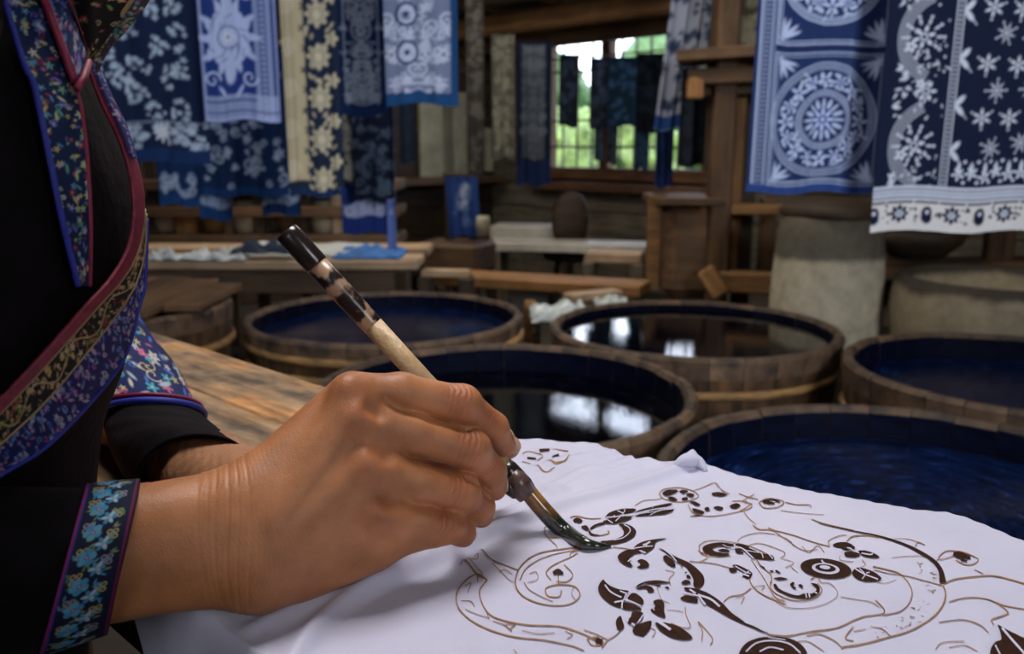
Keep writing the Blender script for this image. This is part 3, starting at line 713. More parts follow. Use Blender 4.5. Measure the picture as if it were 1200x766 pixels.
hang('hanging_cloth', 'dark brown patterned strip hanging from the beam, nearest the corner posts', G3, 547, 568, -20, 205, 4.3, p_simple(GB, (0.035, 0.030, 0.027), 90, 4, 4), 1.6, seed=17)
hang('hanging_cloth', 'grey-beige patterned strip hanging left of the navy scroll cloth', G3, 576, 603, 46, 185, 5.6, p_simple((0.17, 0.165, 0.13), (0.07, 0.07, 0.055), 60, 5, 3), 1.6, seed=18)
def p_navyscroll(c, r_):
    c.c[:] = np.array((0.007, 0.012, 0.032)); c.rect(612, 58, 638, 186, (0.06, 0.075, 0.10))
    sym_fill(c, 613, 60, 637, 184, 60, (0.12, 0.14, 0.17), 4, r_); c.rect(600, 188, 650, 220, (0.007, 0.018, 0.07))
hang('hanging_cloth', 'long navy cloth with a grey scroll panel beside the window frame', G3, 605, 646, 54, 217, 5.9, p_navyscroll, 1.4, seed=19)
wn = [(654, 677, 68, 149, 6.9, (0.035, 0.05, 0.08), 'slim dark blue cloth alone over the left window pane'),
      (690, 713, 72, 150, 6.7, (0.04, 0.055, 0.09), 'dark blue cloth left of the mullion, first of the joined row'),
      (711, 746, 71, 149, 6.6, (0.03, 0.08, 0.16), 'slightly lighter blue cloth in the middle of the window row'),
      (744, 775, 67, 155, 6.5, (0.012, 0.022, 0.04), 'blackish blue cloth at the right of the window row'),
      (696, 708, 146, 189, 6.8, (0.03, 0.045, 0.06), 'short dark strip low in front of the mullion'),
      (712, 724, 146, 192, 6.8, (0.03, 0.045, 0.06), 'short dark strip low just right of the mullion'),
      (744, 760, 150, 198, 6.7, (0.02, 0.05, 0.09), 'short blue strip low under the blackish blue cloth')]
for i, (a, b, t, q, d, col, lb) in enumerate(wn):
    hang('window_cloth', lb, 'small cloths hung across the window', a, b, t, q, unDm(wall_depth((a+b)/2)-(0.17 if i < 4 else 0.13)), p_simple(tuple(1.7*k for k in col), tuple(0.45*k for k in col), 22, 5, 3), 1.5, seed=30+i)
def p_whitefloral(c, r_):
    c.c[:] = np.array((0.26, 0.29, 0.38)); tangle(c, 765, -30, 832, 130, 60, (0.03, 0.05, 0.10), 7, r_, (0, 2)); c.rect(760, 136, 840, 152, (0.012, 0.045, 0.17)); c.rect(760, -60, 840, 8, (0.012, 0.04, 0.16))
hang('hanging_cloth', 'pale cloth printed with dark flowers, slanting past the window', G3, 784, 832, -20, 152, 4.6, p_whitefloral, 1.5, fold=0.02, seed=21, skew=-0.38, yaw=-0.2)
hang('hanging_cloth', 'dark bundled cloth hanging below the shelf near the window', G3, 796, 826, 84, 194, 4.4, p_simple((0.012, 0.018, 0.03), (0.005, 0.007, 0.012), 20, 8, 5), 1.8, fold=0.03, seed=22)
hang('hanging_cloth', 'tiny royal blue rag at the window sill by the cabinet', G3, 768, 790, 150, 219, 4.9, p_simple((0.012, 0.03, 0.10), (0.008, 0.02, 0.09), 10, 6, 5), 1.8, fold=0.02, seed=23)
hang('hanging_cloth', 'cream flowered cloth glimpsed behind the shelf uprights at top', G3, 858, 884, -30, 62, 4.4, p_simple((0.36, 0.33, 0.22), (0.09, 0.085, 0.06), 50, 6, 3), 1.6, seed=24)
def p_drape(c, r_):
    c.c[:] = np.array((0.020, 0.055, 0.22)); c.disk(541, 230, 7, (0.30, 0.36, 0.52), ry=17, rot=0.3); tangle(c, 530, 214, 552, 266, 18, (0.10, 0.16, 0.36), 4, r_, (0, 2))
hang('draped_cloth', 'blue and white cloth draped over a stand on the low bench', 'cloths lying about the benches', 521, 559, 206, 276, 4.9, p_drape, 1.3, fold=0.012, seed=25, skew=0.12)

# rods and cords the cloths hang from (above the frame)
M['bamboo'] = plain('bamboo_rod', (0.30, 0.20, 0.09), 0.5)
def rod(px0, px1, py, d, label, r=0.012):
    d = Dm(d)
    a, b = P(px0, 170, d), P(px1, 170, d); z = a[2]+(170-py)*d/F; a[2] = b[2] = z+0.012
    t = thing('hanging_rod', (a+b)/2, label, 'rod'); tube('bamboo_pole', [a, (a+b)/2, b], r, M['bamboo'], t, 10)
    for k in (0.06, 0.94):
        q = a*(1-k)+b*k; tube('cord', [q, (q[0], q[1], H)], 0.003, M['bamboo'], t, 6)
rod(860, 1320, -110, 1.82, 'bamboo rod carrying the mandala and blossom cloths')
rod(100, 560, -110, 2.3, 'bamboo rod carrying the front row of left cloths')
wr_ = thing('hanging_rod', wp(s_mul, 1.3, -.15), 'thin rod across the window for small cloths', 'rod')
ra_, rb_ = wp(s_w0, 0, -.15), wp(s_w1, 0, -.15); dz_ = wall_depth(700)-.15; ra_[2] = rb_[2] = P(700, 170, dz_)[2]+(170-70)*dz_/F+.004
tube('bamboo_pole', [ra_, (ra_+rb_)/2, rb_], .006, M['bamboo'], wr_, 8)
for q_ in (ra_, rb_): tube('bracket', [q_, q_+WN*.15], .006, M['bamboo'], wr_, 6)
rod(175, 500, 60, 3.0, 'bamboo rod behind, carrying the lower left cloths', 0.008)


# ------------------------------------------------------------------ timber frame, shelf and cabinet, right of the window
rack = thing('storage_rack', at_y(855, 400, Dm(4.1)), 'brown timber shelving frame with uprights right of the window', 'shelf')
def post(px, py0, py1, d, w, mat, parent, name='upright'):
    d = Dm(d)
    a = P(px, 170, d); z0 = a[2]+(170-py0)*d/F; z1 = a[2]+(170-py1)*d/F
    return board(name, (a[0], a[1], max(0, z1)), (a[0], a[1], z0), w, w, mat, parent, up=(0, 1, 0))
post(846, -60, 500, 4.1, 0.10, M['wood_mid'], rack); post(862, 60, 340, 4.3, 0.07, M['wood_orange'], rack)
post(833, -60, 200, 4.2, 0.05, M['wood_dark'], rack); post(876, -60, 500, 4.5, 0.08, M['wood_dark'], rack)
def rail(px0, px1, py, d0, d1, w, t, mat, parent, name='shelf_board', py1=None):
    d0, d1 = Dm(d0), Dm(d1); a, b = P(px0, 170, d0), P(px1, 170, d1); a[2] += (170-py)*d0/F; b[2] += (170-(py if py1 is None else py1))*d1/F
    return board(name, a, b, w, t, mat, parent)
rail(792, 905, 73, 4.2, 4.0, 0.30, 0.05, M['wood_mid'], rack, py1=66)
rail(803, 905, 94, 4.1, 3.95, 0.10, 0.07, M['wood_mid'], rack, 'rail', 90)
rail(806, 905, 110, 4.2, 4.1, 0.06, 0.05, M['wood_dark'], rack, 'rail', 105)
post(812, 94, 118, 4.05, 0.07, M['wood_orange'], rack, 'bracket')
rail(826, 930, 243, 4.2, 4.0, 0.12, 0.045, M['wood_orange'], rack, 'rail', 245)
rail(840, 930, 330, 4.1, 3.9, 0.10, 0.10, M['wood_orange'], rack, 'rail', 334)
post(905, 230, 330, 4.4, 0.07, M['wood_mid'], rack)
board('brace', P(826, 315, Dm(4.05)), P(846, 345, Dm(4.05)), 0.10, 0.08, M['wood_orange'], rack)
cab = thing('cabinet', at_y(800, 340, Dm(4.5)), 'small brown wooden cabinet with open door before the window wall', 'cabinet')
def slab(name, px0, px1, py0, py1, d, t, mat, parent, yaw=0.0):
    d = Dm(d); a, b = P(px0, 170, d), P(px1, 170, d); m = (a+b)/2; w = b[0]-a[0]; zc = m[2]+(170-(py0+py1)/2)*d/F; h = (py1-py0)*d/F
    dx = np.array([math.cos(yaw), math.sin(yaw), 0])*w/2; m[2] = zc
    return board(name, m-dx, m+dx, t, h, mat, parent)
slab('side_panel', 774, 836, 234, 345, 4.45, 0.45, M['wood_mid'], cab)
slab('door', 762, 777, 230, 342, 4.2, 0.03, M['wood_orange'], cab)
slab('top_board', 764, 838, 228, 236, 4.4, 0.5, M['wood_mid'], cab)
# shelf at far right behind the blossom cloth
sh = thing('wall_shelf', at_y(1120, 330, Dm(3.9)), 'low reddish timber shelf behind the pale pots at right', 'shelf')
for py, th in ((312, 0.05), (245, 0.04)): rail(1015, 1330, py, 4.0, 3.4, 0.3, th, M['wood_mid'], sh)
for px in (1035, 1100, 1178, 1190): post(px, 250, 420, 3.9 if px < 1150 else 3.6, 0.07, M['wood_mid'], sh)
rail(1015, 1330, 345, 4.2, 3.6, 0.06, 0.12, M['wood_dark'], sh, 'back_rail')
bowl_c = P(1075, 282, 3.6)
bw = lathe('bowl', (bowl_c[0], bowl_c[1], bowl_c[2]-0.07), [(0.0, 0), (0.10, 0), (0.17, .06), (0.20, .12), (0.19, .12), (0.15, .06), (0.0, .02)], M['wood_dark'])
tag(bw, 'dark round bowl on the low shelf below the blossom cloth', 'bowl')
# big pots
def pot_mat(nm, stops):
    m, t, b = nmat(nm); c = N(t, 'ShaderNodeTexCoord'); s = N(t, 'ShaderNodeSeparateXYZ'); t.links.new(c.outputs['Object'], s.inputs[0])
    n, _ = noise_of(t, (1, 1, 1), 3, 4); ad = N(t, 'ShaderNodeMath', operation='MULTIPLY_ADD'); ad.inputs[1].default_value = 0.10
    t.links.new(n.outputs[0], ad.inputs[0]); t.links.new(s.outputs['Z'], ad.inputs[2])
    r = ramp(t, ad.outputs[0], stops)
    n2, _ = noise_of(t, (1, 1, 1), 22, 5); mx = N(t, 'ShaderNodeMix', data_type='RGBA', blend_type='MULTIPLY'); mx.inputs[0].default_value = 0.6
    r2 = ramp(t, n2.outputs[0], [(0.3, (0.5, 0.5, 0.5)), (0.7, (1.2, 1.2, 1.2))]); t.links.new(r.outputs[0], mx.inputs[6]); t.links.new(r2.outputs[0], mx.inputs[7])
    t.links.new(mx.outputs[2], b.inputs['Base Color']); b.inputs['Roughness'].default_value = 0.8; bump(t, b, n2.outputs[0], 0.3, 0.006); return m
M['pot'] = pot_mat('pale_clay_dark_top', [(0.50, (0.50, 0.45, 0.34)), (0.62, (0.46, 0.41, 0.31)), (0.645, (0.11, 0.10, 0.075)), (0.8, (0.09, 0.075, 0.055))])  # pale below a set height, dark above, edge broken by noise
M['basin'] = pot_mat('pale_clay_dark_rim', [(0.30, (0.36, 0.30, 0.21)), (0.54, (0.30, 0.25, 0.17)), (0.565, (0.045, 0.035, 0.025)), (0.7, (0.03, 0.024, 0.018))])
M['clay'] = plain('pale_rough_clay', (0.30, 0.25, 0.18), 0.85, s=9, var=0.35, bs=0.5, bd=0.01)
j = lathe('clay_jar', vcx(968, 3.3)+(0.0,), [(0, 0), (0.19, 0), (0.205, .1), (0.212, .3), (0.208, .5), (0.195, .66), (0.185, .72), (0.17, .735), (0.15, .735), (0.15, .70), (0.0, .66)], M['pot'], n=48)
tag(j, 'tall pale clay jar with a dark top band, below the mandala cloth', 'jar')
# dark lumpy cover on the jar
cvr = lathe('jar_cover', vcx(968, 3.3)+(0.735,), [(0.18, 0), (0.19, .02), (0.16, .05), (0.08, .07), (0.0, .075)], M['wood_dark'], n=24, wob=0.08)
tag(cvr, 'dark ragged cover lying on the mouth of the tall jar', 'cover')
pc = vcx(1172, 3.03)
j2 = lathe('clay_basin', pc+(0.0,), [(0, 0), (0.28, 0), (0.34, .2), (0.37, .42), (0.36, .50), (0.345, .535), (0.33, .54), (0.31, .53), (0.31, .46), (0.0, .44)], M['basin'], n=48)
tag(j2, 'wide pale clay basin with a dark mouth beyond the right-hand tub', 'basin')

# ------------------------------------------------------------------ benches, planks and odds in the middle
def bench(label, px0, px1, pytop, d0, d1, w, top_t, top_mat, leg_mat, name='low_bench', legs=True):
    d0, d1 = Dm(d0), Dm(d1); a, b = P(px0, 170, d0), P(px1, 170, d1); a[2] += (170-pytop)*d0/F; b[2] = a[2]
    t = thing(name, ((a[0]+b[0])/2, (a[1]+b[1])/2, 0), label, 'bench')
    board('top_board', a-np.array([0, 0, top_t/2]), b-np.array([0, 0, top_t/2]), w, top_t, top_mat, t)
    if legs:
        u = (b-a)/np.linalg.norm(b-a); v = np.array([-u[1], u[0], 0])
        for k in (0.06, 0.94):
            for s in (-0.4, 0.4):
                q = a*(1-k)+b*k+v*s*w; board('leg', (q[0], q[1], 0), (q[0], q[1], a[2]-top_t), 0.06, 0.06, leg_mat, t, up=(0, 1, 0))
    return t
M['pale_top'] = plain('worn_pale_board', (0.50, 0.48, 0.43), 0.3, s=5, var=0.25)
bench('low bench with a worn pale top in front of the window wall', 574, 762, 281, 5.7, 5.4, 0.26, 0.05, M['pale_top'], M['wood_grey'])
bench('small plank box with a pale lid behind the low bench', 578, 672, 262, 6.55, 6.4, 0.26, 0.09, M['pale_top'], M['wood_grey'], 'plank_box', True)
bench('block-like brown wooden trough left of the pale benches', 497, 570, 281, 5.2, 5.0, 0.30, 0.16, M['wood_mid'], M['wood_dark'], 'wooden_trough')
bench('short bench end with pale top beside the cabinet', 690, 757, 294, 4.7, 4.6, 0.18, 0.05, M['wood_pale'], M['wood_grey'])
bench('long orange plank lying across trestles behind the tubs', 512, 762, 319, 4.35, 3.75, 0.22, 0.05, M['wood_orange'], M['wood_dark'], 'trestle_plank')
bench('thin pale lath on trestles just behind the brown tub', 492, 548, 316, 3.75, 3.7, 0.07, 0.03, M['wood_pale'], M['wood_dark'], 'lath')
bench('pale short board pointing at the grey-brown tub', 668, 728, 347, 3.42, 3.55, 0.08, 0.03, M['wood_pale'], M['wood_dark'], 'short_board')
stool = thing('stool', at_y(668, 300, Dm(6.2)), 'dark rounded stool back standing against the plank wall', 'stool')
q = P(668, 258, Dm(6.2))
bm = bmesh.new(); bmesh.ops.create_uvsphere(bm, u_segments=20, v_segments=12, radius=1)
vs = np.array([v.co for v in bm.verts]); vs = np.sign(vs)*np.abs(vs)**0.8*np.array([0.11, 0.06, 0.17])+q; fs = [[k.index for k in f.verts] for f in bm.faces]; bm.free()
mesh('backrest', vs, fs, M['wood_dark'], stool, True)
lathe('seat', (q[0], q[1]-0.12, q[2]-0.22), [(0, 0), (0.16, 0), (0.17, .03), (0.15, .05), (0, .05)], M['wood_dark'], stool, 20)
for a in (0.8, 2.4, 3.9, 5.4): tube('leg', [(q[0]+0.1*math.cos(a), q[1]-.12+0.1*math.sin(a), q[2]-0.21), (q[0]+0.16*math.cos(a), q[1]-.12+0.16*math.sin(a), 0)], 0.015, M['wood_dark'], stool, 8)
jug = lathe('white_canister', tuple(P(566, 276, Dm(4.95))), [(0, 0), (0.035, 0), (0.035, .085), (0.03, .10), (0, .10)], M['plaster'], n=20)
tag(jug, 'small white canister beside the draped blue cloth', 'canister')
st = thing('cloth_stand', at_y(540, 276, Dm(5.0)), 'dark wooden stand under the draped blue and white cloth', 'stand')
for px in (526, 554): post(px, 204, 281, 5.0, 0.05, M['wood_dark'], st)
slab('crossbar', 519, 561, 202, 208, 4.98, 0.05, M['wood_dark'], st)
# crumpled pale plastic between the tubs
M['plastic'] = plain('crumpled_pale_plastic', (0.50, 0.56, 0.58), 0.25, s=20, var=0.3, bs=0.4)
def crumple(name, c, lx, ly, h, mat, label, cat, seed, group=None, yaw=0.0, n=34):
    from mathutils import noise
    v = []
    for i in range(n):
        for k in range(n):
            x, y = i/(n-1)-0.5, k/(n-1)-0.5; e = max(0, 1-max(abs(x), abs(y))*2)
            z = h*(0.15+abs(noise.noise(Vector((x*3.5+seed, y*3.5, seed))))*1.8+0.25*abs(noise.noise(Vector((x*9, y*9, seed)))))*min(1, e*5+0.15)
            wx = lx*(x+0.06*noise.noise(Vector((y*4, seed, 1)))); wy = ly*(y+0.06*noise.noise(Vector((x*4, seed, 5))))
            v.append((c[0]+wx*math.cos(yaw)-wy*math.sin(yaw), c[1]+wx*math.sin(yaw)+wy*math.cos(yaw), c[2]+z))
    o = fast_mesh(name, v, grid_faces(n, n), mat); m = o.modifiers.new('thick', 'SOLIDIFY'); m.thickness = 0.003; m.offset = 1
    return tag(o, label, cat, group)
cr_t = thing('crate', at_y(655, 372, 3.2), 'dark low crate between the brown tub and the grey-brown tub', 'crate')
for k in range(5): rail(624, 702, 377, 3.1+0.09*k, 3.1+0.09*k, 0.08, 0.02, M['wood_dark'], cr_t, 'slat')
for px in (628, 698): slab('side', px-3, px+3, 382, 450, 3.25, 0.42, M['wood_dark'], cr_t)
crumple('plastic_sheet', P(655, 368, 3.22), 0.22, 0.32, 0.035, M['plastic'], 'crumpled pale plastic sheet glinting between two tubs', 'sheet', 3)
crumple('plastic_scrap', P(716, 356, 3.50), 0.14, 0.2, 0.025, M['plastic'], 'small pale plastic scrap behind the grey-brown tub', 'scrap', 6)
blk = lathe('wooden_peg', tuple(P(621, 352, 3.35)-np.array([0, 0, 0.30])), [(0, 0), (0.022, 0), (0.024, .27), (0.02, .30), (0, .30)], M['wood_orange'], n=16)
tag(blk, 'orange wooden peg upright right of the brown tub', 'peg')

# left: work table with cloths, storage rack and jars behind
wt = thing('work_table', at_y(360, 330, 3.75), 'long plank work table beneath the left hanging cloths', 'table')
zt = 0.545; y0_, y1_ = 3.42, 4.1
nb = 5
for k in range(nb):
    yy = y0_+(y1_-y0_)*(k+0.5)/nb
    board('plank', (-1.75, yy, zt-0.02), (-0.38, yy, zt-0.02), (y1_-y0_)/nb-0.006, 0.035, M['wood_pale'] if k != 2 else M['wood_mid'], wt, jit=0.002)
for x in (-1.68, -0.45):
    for yy in (3.46, 4.05): board('leg', (x, yy, 0), (x, yy, zt-0.04), 0.07, 0.07, M['wood_dark'], wt, up=(0, 1, 0))
board('apron', (-1.7, 3.44, zt-0.09), (-0.43, 3.44, zt-0.09), 0.03, 0.09, M['wood_dark'], wt)
M['white_cloth'] = plain('washed_grey_cotton', (0.42, 0.45, 0.47), 0.8, s=10, var=0.2)
M['blue_cloth'] = plain('sky_blue_cotton', (0.02, 0.12, 0.38), 0.8, s=10, var=0.3)
M['navy_cloth'] = plain('navy_cotton', (0.02, 0.035, 0.07), 0.8, s=10, var=0.3)
GL = 'cloths lying on the work table'
crumple('folded_cloth', (-0.95, 3.78, zt), 0.62, 0.44, 0.018, M['white_cloth'], 'pale grey washed cloth spread over the work table', 'cloth', 11, GL)
crumple('folded_cloth', (-0.60, 3.64, zt), 0.28, 0.34, 0.025, M['blue_cloth'], 'bright blue cloth heaped at the right end of the work table', 'cloth', 15, GL)
crumple('folded_cloth', (-1.02, 3.50, zt+0.02), 0.26, 0.10, 0.05, M['navy_cloth'], 'dark navy cloth lump at the front of the work table', 'cloth', 17, GL)
crumple('folded_cloth', (-1.36, 3.48, zt), 0.24, 0.12, 0.035, M['white_cloth'], 'off-white rumpled cloth on the table beside the jacket', 'cloth', 19, GL)
crumple('folded_cloth', (-1.16, 3.47, zt), 0.16, 0.10, 0.03, M['white_cloth'], 'small off-white cloth between the rumpled cloth and navy lump', 'cloth', 23, GL)
lr = thing('storage_rack', at_y(300, 300, Dm(4.6)), 'open timber rack with uprights behind the work table at left', 'shelf')
for px, w, m_ in ((214, .11, 'wood_orange'), (262, .05, 'wood_mid'), (300, .06, 'wood_dark'), (352, .05, 'wood_dark'), (392, .05, 'wood_pale'), (175, .06, 'wood_dark')): post(px, 120, 460, 4.55, w, M[m_], lr)
for py in (278, 245, 215): rail(120, 470, py, 4.6, 4.6, 0.3, 0.05, M['wood_mid'], lr)
for i, (px, r, col) in enumerate(((188, 0.07, 'clay'), (245, 0.06, 'wood_orange'), (283, 0.065, 'clay'), (331, 0.055, 'wood_mid'), (375, 0.06, 'clay'))):
    c_ = P(px, 170, Dm(4.6)); z = c_[2]-(278-170)*Dm(4.6)/F+0.0255
    o = lathe('jar', (c_[0], c_[1], z), [(0, 0), (r*.8, 0), (r, .05), (r, .10), (r*.6, .14), (r*.65, .155), (0, .15)], M[col], n=20)
    tag(o, ['pale jar on the left rack beside the jacket edge', 'orange-brown jar on the left rack beside the thick upright', 'pale jar on the left rack in the middle', 'brown jar on the left rack, second from its right', 'pale jar on the left rack, at its right end'][i], 'jar', 'jars on the left rack')
# ------------------------------------------------------------------ foreground table, board and white cloth
TZ = 1-0.215
E = np.array([0.735, -0.678, 0]); E /= np.linalg.norm(E); Nn = np.array([-E[1], E[0], 0])
def tp(s, t, z=TZ): return E*s+Nn*t+np.array([0, 0, z])
far_t = float(on_z(390, 455, TZ) @ Nn); near_t = 0.170
tab = thing('table', tp(-0.4, 0.3, 0), 'worn narrow plank table running diagonally under the white cloth', 'table')
edges = [far_t, far_t-0.085, far_t-0.165, near_t+0.0]
for a, b in zip(edges[:-1], edges[1:]):
    cuts = [-1.5, -0.88+random.uniform(-.1, .1), -0.40+random.uniform(-.05, .05), 0.75]
    for s0, s1 in zip(cuts[:-1], cuts[1:]):
        board('plank', tp(s0+.0008, (a+b)/2, TZ-0.014), tp(s1-.0008, (a+b)/2, TZ-0.014), abs(a-b)-0.0016, 0.028, M['wood_table'], tab, bev=0.0015)
for s in (-1.3, 0.6):
    for t in (near_t+0.03, far_t-0.03): board('leg', tp(s, t, 0), tp(s, t, TZ-0.028), 0.05, 0.05, M['wood_mid'], tab, up=(0, 1, 0))
board('apron', tp(-1.3, near_t+0.03, TZ-0.06), tp(0.6, near_t+0.03, TZ-0.06), 0.02, 0.06, M['wood_mid'], tab)

# cloth outline
far_px = [(560, 519), (590, 516), (612, 515), (640, 518), (690, 524), (735, 541), (765, 544), (800, 541), (830, 550), (850, 553), (880, 562), (920, 570), (950, 577), (1000, 585), (1060, 597), (1100, 601), (1150, 617), (1200, 636), (1270, 672)]
fp = np.array([on_z(x, y, TZ+0.006) for x, y in far_px]); fs_, ft_ = fp@E, fp@Nn
ti = np.argsort(fs_); fs_, ft_ = fs_[ti], ft_[ti]
SL, SR = -0.415, 0.16
db = thing('drawing_board', tp(0, 0.35, TZ), 'thin drawing board carrying the overhanging white cloth', 'board')
from math import sqrt
bz = 0.0028
board('panel', tp(SL+0.10, 0.32, TZ+bz/2), tp(SR-0.01, 0.32, TZ+bz/2), 0.24, bz, M['wood_pale'], db, bev=0.0008)
def far_edge(s):
    f = np.interp(s, fs_, ft_)
    return f+0.0005*np.sin(s*610)+0.0005*np.sin(s*257+1)*np.sin(s*91)
def dist_poly(x, y, pts):
    d = np.full(x.shape, 9.0); side = np.zeros(x.shape); par = np.zeros(x.shape)
    for (a, b) in zip(pts[:-1], pts[1:]):
        dx, dy = b-a; L = dx*dx+dy*dy; h = np.clip(((x-a[0])*dx+(y-a[1])*dy)/L, 0, 1)
        q = np.hypot(x-a[0]-h*dx, y-a[1]-h*dy); cr = dx*(y-a[1])-dy*(x-a[0])
        m = q < d; d = np.where(m, q, d); side = np.where(m, np.sign(cr), side)
    return d, side
ridge_px = spline([(335, 800), (352, 762), (392, 716), (450, 682), (520, 652), (575, 622), (640, 598), (720, 575), (790, 552), (815, 540)], 26)
RP = on_z_arr(ridge_px[:, 0], ridge_px[:, 1], TZ+0.008)
folds = []
for pts, w, h in (
    ([(205, 722), (330, 690), (440, 668), (540, 640)], 0.007, 0.004), ([(300, 740), (400, 700), (500, 660)], 0.006, 0.003),
    ([(620, 600), (700, 560), (760, 545)], 0.005, 0.0025), ([(640, 575), (690, 556), (740, 542)], 0.004, 0.002), ([(600, 560), (650, 545), (720, 535)], 0.004, 0.0018),
    ([(500, 650), (600, 600), (660, 580)], 0.004, 0.0025), ([(612, 640), (580, 700), (560, 766)], 0.012, 0.0022), ([(760, 655), (700, 668), (640, 690), (600, 760)], 0.016, 0.003),
    ([(840, 552), (850, 590), (845, 620)], 0.010, 0.002), ([(880, 562), (890, 600)], 0.008, 0.0015), ([(430, 640), (470, 600), (520, 560)], 0.006, 0.003),
    ([(700, 700), (640, 766)], 0.015, 0.002)):
    c_ = spline(pts, 8); folds.append((on_z_arr(c_[:, 0], c_[:, 1], TZ+0.006), w, h))
def cloth_h(x, y):
    x = np.asarray(x, float); y = np.asarray(y, float)
    d, side = dist_poly(x, y, RP)
    h = 0.0068+0.0050*np.exp(-(d/0.0042)**2)+0.0016*(side > 0)*np.clip(d/0.004, 0, 1)
    for pts, w, a in folds:
        q, _ = dist_poly(x, y, pts); h = h+a*np.exp(-(q/w)**2)
    s = x*E[0]+y*E[1]; t = x*Nn[0]+y*Nn[1]
    up = (side > 0)*np.clip(d/0.02, 0, 1)
    h = h+0.0006*np.sin(s*95+3*np.sin(t*31))*(0.4+up)+0.00045*np.sin(t*140+s*60+2*np.sin(s*50))*(0.3+1.2*up)+0.00035*up*np.abs(np.sin(t*330-s*150+3*np.sin(s*41)))+0.0007*np.sin(s*23+1)*np.sin(t*37)
    f = far_edge(s); e = np.clip((f-t)/0.02, 0, 1)      # edge rolls slightly
    h = h+0.0006*(1-e)*(1+np.sin(s*60)*np.sin(s*17)+0.5*np.sin(s*133)*(s < -.18))
    # rolled hem lump at px 810
    k = on_z(812, 545, TZ+0.006); h = h+0.004*np.exp(-(((x-k[0])/0.008)**2+((y-k[1])/0.010)**2))
    return h
ns, ntt = 460, 300
sv = np.linspace(SL, SR, ns); tv = np.linspace(0, 1, ntt)
Sg, Tg = np.meshgrid(sv, tv, indexing='ij')
near_e = near_t-0.004
fe = far_edge(Sg)
drop_len = 0.13
Tl = (near_e-drop_len)+(fe-(near_e-drop_len))*Tg
left_in = 0.012*np.sin(Tg*9)+0.004*np.sin(Tg*40)
Sg2 = Sg+left_in*np.clip((SR-Sg)/(SR-SL), 0, 1)
over = np.clip(near_e-Tl, 0, None)                      # length hanging past the near edge
Tw = np.where(over > 0, near_e-0.006*(1-np.exp(-over/0.006))-0.10*over*(0.2+0.5*np.sin(Sg*38)**2), Tl)
Xc = E[0]*Sg2+Nn[0]*Tw; Yc = E[1]*Sg2+Nn[1]*Tw
Hh = cloth_h(Xc, Yc)
Zc = TZ+Hh-np.where(over > 0, np.maximum(0, over-0.003), 0)
M['white_cotton'] = None
m, t, b = nmat('white_cotton'); b.inputs['Roughness'].default_value = 0.9
b.inputs['Sheen Weight'].default_value = 0.15
n_, _ = noise_of(t, (1, 1, 1), 9, 4); r_ = ramp(t, n_.outputs[0], [(0.3, (0.48, 0.48, 0.63)), (0.7, (0.57, 0.56, 0.69))]); t.links.new(r_.outputs[0], b.inputs['Base Color'])
n2_, _ = noise_of(t, (1, 1, 1), 1500, 2); n3_, _ = noise_of(t, (1, 1, 1), 70, 5)
ad = N(t, 'ShaderNodeMath', operation='MULTIPLY_ADD'); ad.inputs[1].default_value = 0.10
t.links.new(n2_.outputs[0], ad.inputs[0]); t.links.new(n3_.outputs[0], ad.inputs[2]); bump(t, b, ad.outputs[0], 0.35, 0.0012); M['white_cotton'] = m
cl = fast_mesh('white_cloth', np.stack([Xc, Yc, Zc], -1).reshape(-1, 3), grid_faces(ns, ntt)[:, ::-1], M['white_cotton'])
so = cl.modifiers.new('thick', 'SOLIDIFY'); so.thickness = 0.0006; so.offset = -1
tag(cl, 'white cotton cloth with a half-finished brown wax drawing, under the brush', 'cloth')
# frayed hem roll near px 810
hk = on_z(818, 541, TZ+0.012); hd = on_z(788, 547, TZ+0.010)
tb = tube('hem_roll', spline([tuple(hd), tuple((hd+hk)/2+np.array([0, 0, .003])), tuple(hk), tuple(hk+np.array([.004, -.006, -.004]))], 12), [0.0012, .002, .003, .0038, .0044, .0048, .0048, .0044, .004, .0032, .0024, .0014], M['white_cotton'], cl, 10)

